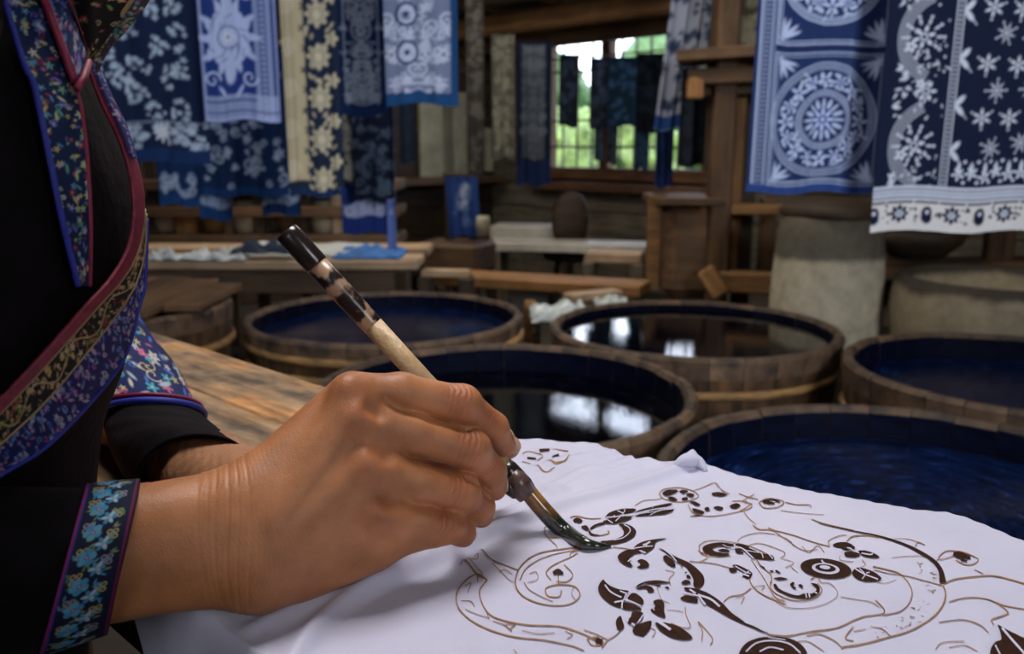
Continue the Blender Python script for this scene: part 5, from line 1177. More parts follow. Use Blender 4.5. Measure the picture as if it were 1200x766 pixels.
def hand_sdf(G):
    palm = None
    def add(a, b, ra, rb, k=0.012):
        nonlocal palm; palm = smin(palm, sdf_cone(G, P(*a), P(*b), ra, rb), k)
    # forearm
    add((75, 645, .370), (125, 633, .369), .0170, .0200); add((75, 668, .371), (125, 670, .368), .0150, .0175)
    add((135, 631, .367), (292, 598, .386), .0212, .0200); add((135, 670, .366), (295, 656, .379), .0192, .0192)
    # metacarpals (back of the hand)
    add((296, 590, .386), (406, 470, .409), .0180, .0118); add((298, 612, .382), (424, 498, .403), .0175, .0122)
    add((298, 638, .379), (438, 550, .399), .0175, .0122); add((300, 662, .379), (446, 604, .399), .0165, .0118)
    # palm side thickness, heel and ball of the thumb
    add((310, 668, .388), (432, 632, .410), .0160, .0140); add((350, 672, .396), (436, 636, .412), .0125, .0120, .008); add((442, 628, .404), (505, 627, .413), .0125, .0062, .007)
    add((320, 600, .402), (430, 540, .425), .0170, .0140); add((310, 590, .402), (400, 520, .428), .0140, .0150)
    # knuckle heads
    for n, r in (('index', .0072), ('middle', .0070), ('ring', .0058), ('little', .0056)):
        q = FP[n][0]+np.array([-.002, -.0062, .0042]); palm = smin(palm, sdf_cone(G, q, q+np.array([.003, .001, -.001]), r, r*.9), .009)
    # extensor tendons and a vein
    for n, o in (('index', .0), ('middle', .0), ('ring', .0)):
        a = FP[n][0]+np.array([-.004, -.0095, .005]); b = P(318, 606 if n == 'index' else 620 if n == 'middle' else 640, .3655)
        palm = smin(palm, sdf_cone(G, b+np.array([0, .0012, -.0008]), a+np.array([0, .0012, -.0008]), .0012, .0018), .008)
    fing = None
    for n in ('index', 'middle', 'ring', 'little'):
        c = chain(G, FP[n], FR[n], .0035)
        p, r = FP[n][2], FR[n][2]; q = p+np.array([.0004, -.0028, .0022]); c = smin(c, sdf_cone(G, q, q+np.array([.001, 0, 0]), r*.80, r*.80), .004)   # knuckle
        fing = c if fing is None else smin(fing, c, .0013)
    d = smin(palm, fing, .0055)
    for pts in CREASE: d = -smin(-d, chain(G, pts, CR, .001), .0028)
    # webs: shallow valleys between the knuckles
    for a, b in (('index', 'middle'), ('middle', 'ring'), ('ring', 'little')):
        m0 = (FP[a][0]+FP[b][0])/2+np.array([.002, -.0125, .0055]); m1 = (FP[a][0]*.45+FP[b][0]*.55)*.5+(FP[a][1]+FP[b][1])/4+np.array([.0, -.0135, .004])
        d = -smin(-d, sdf_cone(G, m0*.4+m1*.6, m1, .0020, .0032), .006)
    # thumb behind the brush
    th = chain(G, [P(352, 600, .418), P(440, 552, .452), P(520, 540, .474), P(572, 531, .479), P(595, 523, .4765)], [.0150, .0125, .0105, .0092, .0072], .004)
    d = smin(d, th, .004)
    return d
lo = np.minimum.reduce([P(50, 560, .34), P(620, 740, .50), P(50, 740, .34), P(620, 430, .5)])
hi = np.maximum.reduce([P(620, 420, .50), P(300, 420, .44), P(620, 560, .37), P(60, 560, .4)])
lo = np.array([P(55, 650, .355)[0], 0.300, 0.775]); hi = np.array([0.012, 0.492, 0.975])
HV, HQ = polygonise(hand_sdf, lo, hi, 0.00105)
for _ in range(2):   # light relaxing of the net
    acc = np.zeros_like(HV); cn = np.zeros(len(HV))
    for k in range(4):
        a, b_ = HQ[:, k], HQ[:, (k+1) % 4]; np.add.at(acc, a, HV[b_]); np.add.at(acc, b_, HV[a]); np.add.at(cn, a, 1); np.add.at(cn, b_, 1)
    HV = HV*0.5+0.5*acc/np.maximum(cn, 1)[:, None]
HV, HQ = subdivide(HV, HQ); HN = vnormals(HV, HQ)
disp = np.zeros(len(HV)); red = np.zeros(len(HV))
axf = -FOREDIR/np.linalg.norm(FOREDIR); wr0 = P(280, 628, .3745)
tt = (HV-wr0)@axf; lat = HV[:, 2]
for o, w, a in ((-.0085, .0008, .00028), (-.0040, .0007, .00036), (-.0005, .0006, .0002), (.0038, .0007, .00028), (-.0145, .0009, .00016), (-.011, .0006, .00015)):
    disp -= a*np.exp(-((tt-o-0.0018*np.sin(lat*75+o*120))/w)**2)
sk = np.sin(tt*2*np.pi/.0021+4*np.sin(lat*210)+2*np.sin(lat*510))
disp += 0.00005*sk*np.exp(-((tt)/.02)**2)
for n in FP:
    p = FP[n]
    for j, amp, rad in ((2, .00042, .0065), (3, .00022, .0045)):
        ax = p[j+1]-p[j-1]; ax /= np.linalg.norm(ax); c_ = p[j]+np.array([0, -.009, .007]); dd = HV-c_; t1 = dd@ax
        g = np.exp(-((dd**2).sum(1)-0.5*t1**2)/(rad**2)); lateral = dd-np.outer(t1, ax); ln = np.linalg.norm(lateral, axis=1)
        disp -= amp*1.2*np.exp(-(t1/(rad*.75))**2-(ln/.0085)**2)*np.clip(np.cos((t1+.0004*np.sin(ln*900+j))*2*np.pi/.0026), -0.3, 1); red = np.maximum(red, 0.8*np.exp(-(dd**2).sum(1)/.009**2))
    q = FP[n][0]+np.array([0, -.01, .006]); red = np.maximum(red, 0.55*np.exp(-((HV-q)**2).sum(1)/.010**2))
    tipd = ((HV-FP[n][4])**2).sum(1); red = np.maximum(red, 0.6*np.exp(-tipd/.009**2))
HV = HV+HN*disp[:, None]

# left hand resting flat on the cloth beyond, and its forearm
def lz(px, py, z): return on_z(px, py, z)
LW = lz(245, 560, TZ+.026); LE = P(85, 350, .74)
def left_sdf(G):
    d = None
    w = LW; e = P(150, 480, .625)
    for a, b, ra, rb in ((e, w, .024, .0225), (w, lz(300, 572, TZ+.030), .0225, .020)): d = smin(d, sdf_cone(G, a, b, ra, rb), .012)
    w2 = e*.25+w*.75+np.array([.012, -.004, -.002]); d = smin(d, sdf_cone(G, w2, lz(300, 590, TZ+.028), .020, .018), .012)
    for i, (a, b_, c) in enumerate((((350, 556), (396, 556), (428, 566)), ((352, 572), (402, 574), (438, 580)), ((352, 590), (400, 594), (434, 600)), ((348, 608), (388, 614), (414, 620)))):
        pts = [lz(285, 575+i*7, TZ+.026), lz(*a, TZ+.028), lz(*b_, TZ+.024), lz(*c, TZ+.014)]
        d = smin(d, chain(G, pts, [.015, .0105, .0085, .0068], .003), .005)
    return d
ls = [LW, P(150, 480, .625), lz(438, 580, TZ), lz(414, 620, TZ), lz(350, 556, TZ+.04)]
LV, LQ = polygonise(left_sdf, np.min(ls, 0)-.035, np.max(ls, 0)+.035, 0.0022)
LNv = vnormals(LV, LQ); pw = (LV*np.array([420, 420, 900])).sum(1)

# trunk shape: an upright oval per height, sized so that the chest front falls where the photo has it
PYS = np.array([-60, 0, 65, 110, 160, 205, 245, 290, 335, 360, 420, 470, 520, 600, 800]); PXS = np.array([96, 96, 103, 127, 149, 163, 168, 167, 164, 159, 143, 124, 118, 112, 100])
CYT = 0.405
def zs_of(py): return P(150, py, .46)[2]
ZS = np.array([zs_of(p) for p in PYS])[::-1]; XS = PXS[::-1].astype(float)
th_ = np.linspace(0, 2*np.pi, 90)
def semi(z):
    a_s = np.interp(z, [.4, .75, .85, 1.0, 1.12, 1.19, 1.24], [.15, .145, .145, .165, .17, .13, .05]); a_n = np.interp(z, [.4, .75, .85, 1.0, 1.12, 1.19, 1.24], [.11, .10, .105, .12, .11, .08, .05]); return a_s, a_n
def centre_x(z):
    s_, n_ = semi(z); off = E[None, :]*np.cos(th_)[:, None]*s_+Nn[None, :]*np.sin(th_)[:, None]*n_
    want = np.interp(z, ZS, XS); cx = -0.33
    for _ in range(12):
        p = off+np.array([cx, CYT, z]); dep = p[:, 1]*cp_-(z-1)*sp_; px = 600+1000*p[:, 0]/dep; cx += (want-px.max())/1000*0.42
    return cx
ZT = np.linspace(0.72, 1.23, 52); CXT = np.array([centre_x(z) for z in ZT])
CXT[ZT > 1.085] = np.interp(ZT[ZT > 1.085], [1.085, 1.23], [CXT[ZT <= 1.085][-1], -0.325])
def trunk_f(p, grow=0.0):
    z = p[..., 2]; cx = np.interp(z, ZT, CXT); s_, n_ = semi(z); dx = p[..., 0]-cx; dy = p[..., 1]-CYT
    u = dx*E[0]+dy*E[1]; v = dx*Nn[0]+dy*Nn[1]; return np.sqrt((u/(s_+grow))**2+(v/(n_+grow))**2)-1
def hit(px, py, grow=0.004):
    """distance at which the line of sight first meets the jacket"""
    px = np.asarray(px, float); py = np.asarray(py, float); ds = np.linspace(.24, .62, 500)
    u = (px[..., None]-600)/F; v = (383-py[..., None])/F; p = np.stack([u*ds, (cp_+v*sp_)*ds, 1+(-sp_+v*cp_)*ds], -1)
    f = trunk_f(p, grow); inside = f < 0; first = inside.argmax(-1); anyin = inside.any(-1)
    return np.where(anyin, ds[first], ds[f.argmin(-1)])
cxm = float(np.interp(1.1, ZT, CXT))
SH_R = np.array([cxm, CYT, 1.13])+E*.145; SH_L = np.array([cxm, CYT, 1.13])-E*.145
EL_R = P(-300, 690, .318); EL_L = P(92, 345, .735)
HD = np.array([cxm+.02, CYT+.03, 1.40])
def trunk_sdf(G):
    d = None
    c0 = np.array([cxm, CYT, 0]); c1 = np.array([float(np.interp(.8, ZT, CXT)), CYT, 0])
    def add(a, b, ra, rb, k=.03):
        nonlocal d; d = smin(d, sdf_cone(G, a, b, ra, rb), k)
    add(c1+[0, 0, .76]-E*.04, c0+[0, 0, 1.06]-E*.05, .075, .085); add(c1+[0, 0, .76]+E*.04, c0+[0, 0, 1.06]+E*.05, .075, .085)
    add(SH_R-[0, 0, .02], SH_L-[0, 0, .02], .05, .05); add(c0+[0, 0, 1.14], HD-[0.01, .01, .09], .055, .048)
    add(SH_R, EL_R, .047, .036, .02); add(SH_L, EL_L, .047, .036, .02); add(EL_R, P(95, 658, .366), .026, .020, .01); add(EL_L, P(150, 480, .625), .034, .030, .01)
    add(HD-Nn*.012, HD-Nn*.012+[0, 0, .03], .078, .080, .03); add(HD+Nn*.022-[0, 0, .045], HD+Nn*.03-[0, 0, .07], .052, .035, .03)          # skull, jaw
    add(HD+Nn*.080+[0, 0, .012], HD+Nn*.100-[0, 0, .022], .008, .012, .010); add(HD+Nn*.082-[0, 0, .055]-E*.013, HD+Nn*.082-[0, 0, .055]+E*.013, .007, .007, .006)    # nose, mouth
    for s in (-1, 1):
        add(HD+E*.076*s-[0, 0, .02]-Nn*.01, HD+E*.080*s+[0, 0, .015]-Nn*.014, .010, .013, .006)     # ears
        e = HD+E*.030*s+Nn*.082+[0, 0, .006]; d = -smin(-d, sdf_cone(G, e, e+E*.004, .010, .010), .010)
    return d
tb_ = np.array([SH_R, SH_L, EL_R, EL_L, HD+[0, 0, .15], HD+Nn*.12, P(150, 480, .625), P(90, 652, .358), [cxm, CYT, .70]])
TV, TQ = polygonise(trunk_sdf, tb_.min(0)-.07, tb_.max(0)+.07, 0.008)

def skin_mat():
    m, t, b = nmat('skin'); a = N(t, 'ShaderNodeAttribute'); a.attribute_name = 'dye'
    n, _ = noise_of(t, (1, 1, 1), 45, 5); r = ramp(t, n.outputs[0], [(0.30, (0.74, 0.70, 0.66)), (0.70, (1.16, 1.14, 1.10))])
    mx = N(t, 'ShaderNodeMix', data_type='RGBA', blend_type='MULTIPLY'); mx.inputs[0].default_value = 1; t.links.new(a.outputs['Color'], mx.inputs[6]); t.links.new(r.outputs[0], mx.inputs[7])
    t.links.new(mx.outputs[2], b.inputs['Base Color']); b.inputs['Roughness'].default_value = 0.50; b.inputs['Specular IOR Level'].default_value = 0.42
    b.inputs['Subsurface Weight'].default_value = 0.12; b.inputs['Subsurface Radius'].default_value = (1.0, 0.35, 0.2); b.inputs['Subsurface Scale'].default_value = 0.004
    v = N(t, 'ShaderNodeTexVoronoi'); v.feature = 'DISTANCE_TO_EDGE'; v.inputs['Scale'].default_value = 650; c = N(t, 'ShaderNodeTexCoord'); t.links.new(c.outputs['Object'], v.inputs['Vector'])
    n2, _ = noise_of(t, (1, 1, 1), 300, 4); ad = N(t, 'ShaderNodeMath', operation='MULTIPLY_ADD'); ad.inputs[1].default_value = 0.8; t.links.new(v.outputs['Distance'], ad.inputs[0]); t.links.new(n2.outputs[0], ad.inputs[2])
    bump(t, b, ad.outputs[0], 0.32, 0.0006); return m
M['skin'] = skin_mat()
person = thing('person', (cxm, CYT, 0), 'person in dark velvet jacket with embroidered bands, leaning in and holding a brush', 'person')
nH, nL = len(HV), len(LV)
lowskin = np.array([0.40, 0.195, 0.105]); skc = np.array([0.41, 0.170, 0.072]); rdc = np.array([0.34, 0.105, 0.046])
colH = skc+(rdc-skc)*red[:, None]; colL = np.tile(lowskin*0.95, (nL, 1)); LV = LV+LNv*(0.0004*np.sin((LV@axf)*2*np.pi/.0045+5*np.sin(LV[:, 2]*300))[:, None])
# the three resolutions are tied together inside the sleeves
qa = HQ[np.argmin(((HV[HQ[:, 0]]-P(60, 655, .36))**2).sum(1))]; qb = TQ[np.argmin(((TV[TQ[:, 0]]-HV[qa[0]])**2).sum(1))]+nH+nL
qc = LQ[np.argmin(((LV[LQ[:, 0]]-P(150, 480, .625))**2).sum(1))]; qd = TQ[np.argmin(((TV[TQ[:, 0]]-LV[qc[0]])**2).sum(1))]+nH+nL; qc = qc+nH
TIE = np.array([[qa[0], qa[1], qb[1], qb[0]], [qc[0], qc[1], qd[1], qd[0]]])
body = fast_mesh('body', np.vstack([HV, LV, TV]), np.vstack([HQ, LQ+nH, TQ+nH+nL, TIE]), M['skin'], person, True, np.vstack([colH, colL, np.tile(skc, (len(TV), 1))]))

# nails
M['nail'] = plain('finger_nail', (0.52, 0.30, 0.21), 0.3, var=0.05)
def nail(c, nrm, along, L, Wd):
    bm = bmesh.new(); bmesh.ops.create_uvsphere(bm, u_segments=14, v_segments=8, radius=1); z = Vector(nrm).normalized(); x = Vector(along); x = (x-z*x.dot(z)).normalized(); y = z.cross(x)
    v = [Vector(c)+x*q.co.x*L+y*q.co.y*Wd+z*(q.co.z*0.0007-0.0013*q.co.y**2) for q in bm.verts]; f = [[k.index for k in g.verts] for g in bm.faces]; bm.free(); mesh('nail', v, f, M['nail'], body, True)
def tipn(n, dx, dy, dz, s=1.0):
    p3, p4 = FP[n][3], FP[n][4]; al = p4-p3; off = np.array([dx, dy, dz]); off /= np.linalg.norm(off); nail(p4*0.85+p3*.15+off*(FR[n][4]+.0002), off, al, .0052*s, .0046*s)
tipn('middle', 1, .15, .15); tipn('ring', 1, .15, .15, .95); tipn('little', 1, .15, .15, .85); tipn('index', 1, .35, .5)
nail(P(603, 522, .4700), (.55, -.8, .3), (1, 0, -.6), .0045, .0048)

# hair
M['hair'] = plain('black_hair', (0.008, 0.007, 0.007), 0.45, s=60)
def hair_sdf(G):
    d = sdf_cone(G, HD-Nn*.022+[0, 0, .022], HD-Nn*.018+[0, 0, .045], .090, .084); d = smin(d, sdf_cone(G, HD-Nn*.11+[0, 0, .03], HD-Nn*.115+[0, 0, .05], .04, .038), .02)
    f = (G[0]-HD[0])*Nn[0]+(G[1]-HD[1])*Nn[1]+0*G[2]; return np.maximum(d, np.minimum(f-.050, 1)+0*d)*1.0
hv, hq = polygonise(hair_sdf, HD-.19, HD+.19, .007)
fast_mesh('hair', hv, hq, M['hair'], person, True)

# ---- clothes
def velvet():
    m, t, b = nmat('black_velvet'); n, _ = noise_of(t, (1, 1, 1), 60, 5); r = ramp(t, n.outputs[0], [(0.35, (0.0006, 0.0004, 0.0008)), (0.8, (0.005, 0.0018, 0.0045))])
    t.links.new(r.outputs[0], b.inputs['Base Color']); b.inputs['Roughness'].default_value = 0.85; b.inputs['Specular IOR Level'].default_value = 0.15
    b.inputs['Sheen Weight'].default_value = 0.02; b.inputs['Sheen Tint'].default_value = (0.5, 0.3, 0.45, 1); bump(t, b, n.outputs[0], 0.5, 0.003); return m
M['velvet'] = velvet()
M['piping_blue'] = plain('blue_piping', (0.016, 0.024, 0.28), 0.6, s=200); M['piping_red'] = plain('crimson_piping', (0.22, 0.010, 0.045), 0.5, s=200)
M['crimson'] = plain('crimson_ribbon', (0.17, 0.010, 0.032), 0.55, s=250, var=0.35, bs=0.4, bd=0.001)
rv = []; nt_ = 72; aa = np.linspace(0, 2*np.pi, nt_, endpoint=False)
for z, cx in zip(ZT, CXT):
    s_, n_ = semi(z); k = 1+0.010*np.sin(aa*5+z*30)*np.clip((1.0-z)*4, 0, 1)
    p = E[None, :]*(np.cos(aa)*s_*k)[:, None]+Nn[None, :]*(np.sin(aa)*n_*k)[:, None]+np.array([cx, CYT, z]); rv.append(p)
jv = np.vstack(rv); jq = grid_faces(len(ZT), nt_, True)
jacket = fast_mesh('jacket', jv, jq, M['velvet'], person, True)
# skirt down to the floor, behind the table edge
rv = []
for z, s_, n_, dn in ((0.02, .24, .16, -.16), (.3, .23, .16, -.14), (.5, .20, .14, -.10), (.62, .16, .11, -.07), (.74, .145, .10, 0)):
    c_ = np.array([float(np.interp(.74, ZT, CXT)), CYT, z])+Nn*dn; k = 1+0.04*np.sin(aa*11)*(0.75-z)
    rv.append(E[None, :]*(np.cos(aa)*s_*k)[:, None]+Nn[None, :]*(np.sin(aa)*n_*k)[:, None]+c_)
fast_mesh('skirt', np.vstack(rv), grid_faces(5, nt_, True), M['velvet'], person, True)

def ring_loft(name, rings, mat, parent, n=64, sub=10, wr=0.0, shear=True, side='up', grow=0.0, seed=0, cap=False):
    """rings: (px, py, depth, a_px, b_px, b_depth[, shear_px]); side 'up': across=right, near=top; side 'out': vertical oval, near side to the viewer"""
    R_ = spline([(r[0], r[1], *r[2:]) for r in rings], (len(rings)-1)*sub+1); a = np.linspace(0, 2*np.pi, n, endpoint=False); V = []
    for i, r in enumerate(R_):
        px, py, d, A, B, D_ = r[:6]; sh = r[6] if len(r) > 6 else 0; A = A+grow*1000/d; w = wr*np.sin(i*0.9+a*2+seed)*np.sin(a*3+i*.21)*np.clip((len(R_)-(24 if side == 'out' else 8)-i)/6, 0, 1)
        if side == 'up': V.append(np.stack([P(px+A*math.cos(t), py-B*math.sin(t), d-(D_+grow)*math.sin(t)+q) for t, q in zip(a, w)]))
        else: V.append(np.stack([P(px+sh*math.cos(t), py-A*math.cos(t), d-(D_+grow)*math.sin(t)-q) for t, q in zip(a, w)]))
    return np.vstack(V), len(R_), n
RS = [(-300, 690, .318, 128, 0, .045, 0), (-180, 686, .326, 122, 0, .042, 8), (-60, 680, .340, 112, 0, .036, 22), (10, 674, .352, 104, 0, .031, 28), (72, 669, .360, 98, 0, .0285, 28), (110, 660, .364, 93, 0, .0300, 24), (145, 652, .368, 87.5, 0, .0325, 19)]
v, k, n = ring_loft('s', RS, None, None, side='out', wr=0.0022, n=72); slR = fast_mesh('sleeve', v, grid_faces(k, n, True), M['velvet'], person, True)
so = slR.modifiers.new('t', 'SOLIDIFY'); so.thickness = 0.0015; so.offset = -1
RL = [(92, 300, .74, 48, 4, .05), (100, 340, .71, 50, 5, .05), (118, 385, .68, 52, 6, .05), (142, 430, .65, 62, 8, .05), (171, 478, .60, 58, 12, .045), (206, 530, .54, 74, 36, .040), (236, 570, .500, 76, 62, .022)]
v, k, n = ring_loft('s', RL, None, None, side='up', wr=0.003, n=72); slL = fast_mesh('sleeve', v, grid_faces(k, n, True), M['velvet'], person, True)
so = slL.modifiers.new('t', 'SOLIDIFY'); so.thickness = 0.0015; so.offset = -1
# upper arms and shoulders of the jacket
for a, b_ in ((SH_R, EL_R), (SH_L, EL_L)):
    pth = spline([tuple(a*1.0+(np.array([cxm, CYT, 1.13])-a)*.3), tuple(a), tuple((a+b_)/2), tuple(b_)], 14); tube('upper_sleeve', pth, list(np.linspace(.060, .056, 14)), M['velvet'], person, 24)
# stool under the person
sc_ = np.array([float(np.interp(.74, ZT, CXT)), CYT, 0])-Nn*.20
ps = thing('stool', sc_, 'plain wooden stool the seated person sits on, outside the picture', 'stool')
lathe('seat', (sc_[0], sc_[1], .40), [(0, 0), (.12, 0), (.13, .02), (.12, .04), (0, .04)], M['wood_mid'], ps, 24)
for q in range(4): tube('leg', [tuple(sc_+[0.08*math.cos(q*1.57+.8), .08*math.sin(q*1.57+.8), .41]), tuple(sc_+[0.11*math.cos(q*1.57+.8), .11*math.sin(q*1.57+.8), 0])], .014, M['wood_mid'], ps, 8)

# ---- embroidered bands
COLS = {'cool': [(.35, .42, .20), (.08, .22, .40), (.45, .45, .40), (.28, .03, .08), (.10, .28, .22), (.45, .36, .10), (.12, .12, .45)],
        'gold': [(.45, .33, .10), (.40, .28, .14), (.25, .05, .04), (.16, .20, .06), (.48, .40, .25)],
        'blue': [(.05, .13, .42), (.10, .22, .46), (.38, .30, .40), (.30, .10, .28), (.20, .28, .46), (.38, .36, .42)],
        'sleeve': [(.05, .28, .36), (.45, .42, .36), (.40, .10, .20), (.05, .12, .40), (.42, .36, .14), (.30, .36, .42)]}
def embro(nu, nv, Wpx, Lpx, pal, seed, base=(.004, .008, .030), dens=1.0, size=3.0, stripe=None, vine=None):
    c = Canvas(0, 0, Wpx, Lpx, 1, base); c.X, c.Y = np.meshgrid(np.linspace(0, Wpx, nu), np.linspace(0, Lpx, nv)); c.nu, c.nv = nu, nv; c.c = np.zeros((nv, nu, 3), np.float32)+np.array(base, np.float32); c.e = 0.5*max(Wpx/nu, Lpx/nv)
    r = random.Random(seed); C_ = COLS[pal]
    if vine:
        p = None
        for i in range(int(Lpx/2)):
            y = 2*i; x = Wpx/2+Wpx*.28*math.sin(y/Wpx*2.6)
            if p: c.seg(*p, x, y, 1.3, vine)
            p = (x, y)
    for _ in range(int(Wpx*Lpx/(size*size*5)*dens)):
        x, y = r.uniform(0, Wpx), r.uniform(0, Lpx); k = r.random(); s = size*r.uniform(.5, 1.2); col = r.choice(C_)
        if k < .45: c.flower(x, y, s, 5, col, r.uniform(0, 6), .3, r.choice(C_))
        elif k < .8: c.leafy(x, y, s*2, r.uniform(0, 6.3), col, s*.35)
        else: c.scroll(x, y, s, col, .9, 1.0, r.uniform(0, 6))
    if stripe:
        c.rect(0, 0, 2.2, Lpx, stripe); c.rect(Wpx-2.2, 0, Wpx, Lpx, stripe)
    return c.c
def band(name, left, right, pal=None, seed=0, lift=0.004, mat=None, nu=None, nv=None, dfun=None, thick=0.0015, **kw):
    Ln = sum(math.hypot(b[0]-a[0], b[1]-a[1]) for a, b in zip(right[:-1], right[1:])); nv = nv or int(Ln/1.3)
    a, b = spline(left, nv), spline(right, nv); Wp = float(np.median(np.hypot(*(b-a).T))); nu = nu or max(6, int(Wp/1.1))
    f = np.linspace(0, 1, nu)[None, :, None]; q = a[:, None, :]*(1-f)+b[:, None, :]*f
    d = hit(q[..., 0], q[..., 1], lift) if dfun is None else dfun(q[..., 0], q[..., 1])
    # smooth the depth so that the ribbon does not kink
    for _ in range(6): d[1:-1] = (d[:-2]+2*d[1:-1]+d[2:])/4; d[:, 1:-1] = (d[:, :-2]+2*d[:, 1:-1]+d[:, 2:])/4
    u = (q[..., 0]-600)/F; v = (383-q[..., 1])/F; V = np.stack([u*d, (cp_+v*sp_)*d, 1+(-sp_+v*cp_)*d], -1)
    col = embro(nu, nv, Wp, Ln, pal, seed, **kw) if pal else None
    o = fast_mesh(name, V.reshape(-1, 3), grid_faces(nv, nu)[:, ::-1], mat or M['embroidery'], jacket, True, col)
    so = o.modifiers.new('t', 'SOLIDIFY'); so.thickness = thick; so.offset = -1
    return V
def edge_tube(V, side, r, mat, name='piping'):
    p = V[::4, side]; tube(name, p, r, mat, jacket, 8)
bd = [(103, 72), (120, 118), (140, 160), (154, 205), (158, 250), (152, 290), (132, 325), (100, 360), (53, 413), (0, 468), (-40, 500)]
be = [(108, 70), (128, 112), (150, 158), (165, 203), (170, 245), (163, 290), (145, 325), (114, 360), (58, 423), (0, 484), (-40, 518)]
go = [(171.5, 250), (169.5, 295), (160, 330), (143, 360), (106, 408), (53, 471), (0, 521), (-40, 555)]
bl = [(172, 256), (171, 302), (169, 337), (162, 362), (146, 418), (106, 471), (53, 524), (8, 552), (-40, 580)]
V = band('crimson_edge', bd, be, None, lift=.010, mat=M['crimson'])
V = band('gold_flower_band', be[4:], go, 'gold', 3, lift=.0085, base=(.012, .010, .014), size=3.6, dens=1.5, vine=(.45, .33, .16)); edge_tube(V, 0, .0006, M['bamboo'], 'gold_cord'); edge_tube(V, -1, .0005, M['bamboo'], 'gold_cord')
V = band('blue_flower_band', go, bl, 'blue', 4, lift=.007, base=(.010, .014, .10), size=3.2, dens=1.5); edge_tube(V, -1, .0010, M['piping_blue'])
V = band('collar_band', [(-5, -30), (5, 0), (28, 75), (40, 100), (58, 185), (74, 262), (92, 335)], [(36, -30), (50, 0), (88, 102), (97, 140), (103, 200), (106, 270), (105, 335)], 'cool', 5, lift=.006, base=(.006, .016, .060), size=4.6, dens=1.5)
edge_tube(V, 0, .0012, M['piping_blue']); edge_tube(V, -1, .0009, M['piping_red'])
V = band('collar_band', [(38, -30), (52, 0), (89, 100)], [(68, -30), (80, 0), (103, 62)], 'blue', 6, lift=.009, base=(.008, .02, .09), size=3.2, dens=1.4); edge_tube(V, -1, .0008, M['piping_red']); edge_tube(V, 0, .0016, M['piping_red'])
tube('piping', [P(90, 104, float(hit(90, 104, .012))), P(98, 92, float(hit(98, 92, .012))), P(105, 72, float(hit(103, 72, .012)))], .0014, M['piping_red'], jacket, 8)
dk = float(hit(100, 70, .01))
def dcol(x, y): return dk-0.004+0.00025*(x-104)*0.4
V = band('collar_lining', [(84, -40), (86, 0), (104, 64)], [(186, -45), (158, 0), (108, 70)], 'gold', 8, dfun=lambda x, y: dk+.012-0.02*np.exp(-((x-105)/40)**2), base=(.006, .004, .004), size=5, dens=0.5)
V = band('collar_band', [(182, -45), (155, 0), (128, 37), (106, 66), (106, 76)], [(200, -45), (173, 0), (150, 31), (126, 58), (112, 86)], 'cool', 9, dfun=lambda x, y: dk+.004+0*x, base=(.05, .04, .05), size=2.6, dens=1.5); edge_tube(V, 0, .0009, M['bamboo'], 'gold_cord')
V = band('collar_band', [(107, 74), (124, 112), (142, 150), (156, 185)], [(117, 78), (132, 112), (150, 150), (161, 185)], 'blue', 19, dfun=lambda x, y: hit(x-6, y, .010)+.002, base=(.03, .03, .12), size=2.2, dens=1.2)
# small blue cuff edge peeping over the near sleeve
tube('piping', [P(-30, 548, .375), P(5, 556, .372), (P(34, 570, .372))], .0022, M['piping_blue'], slR, 8)
# right cuff band, wrapped round the sleeve
def ring_band(rings, parent, grow, side, a0, a1, nu, nv, cols, name, mat=None, i0=0.0, i1=1.0):
    R_ = spline(rings, 200); i = np.linspace(i0*199, i1*199, nu); R_ = np.array([[np.interp(x, np.arange(200), R_[:, k]) for k in range(R_.shape[1])] for x in i])
    a = np.linspace(a0, a1, nv); V = np.zeros((nv, nu, 3))
    for k in range(nu):
        px, py, d, A, B, D_ = R_[k][:6]; sh = R_[k][6] if R_.shape[1] > 6 else 0; A = A+grow*1000/d
        for m_, t in enumerate(a): V[m_, k] = P(px+A*math.cos(t), py-(B+grow*600/d)*math.sin(t), d-(D_+grow)*math.sin(t)) if side == 'up' else P(px+sh*math.cos(t), py-A*math.cos(t), d-(D_+grow)*math.sin(t))
    o = fast_mesh(name, V.reshape(-1, 3), grid_faces(nv, nu), mat or M['embroidery'], parent, True, cols); so = o.modifiers.new('t', 'SOLIDIFY'); so.thickness = .001; so.offset = 1
    return V
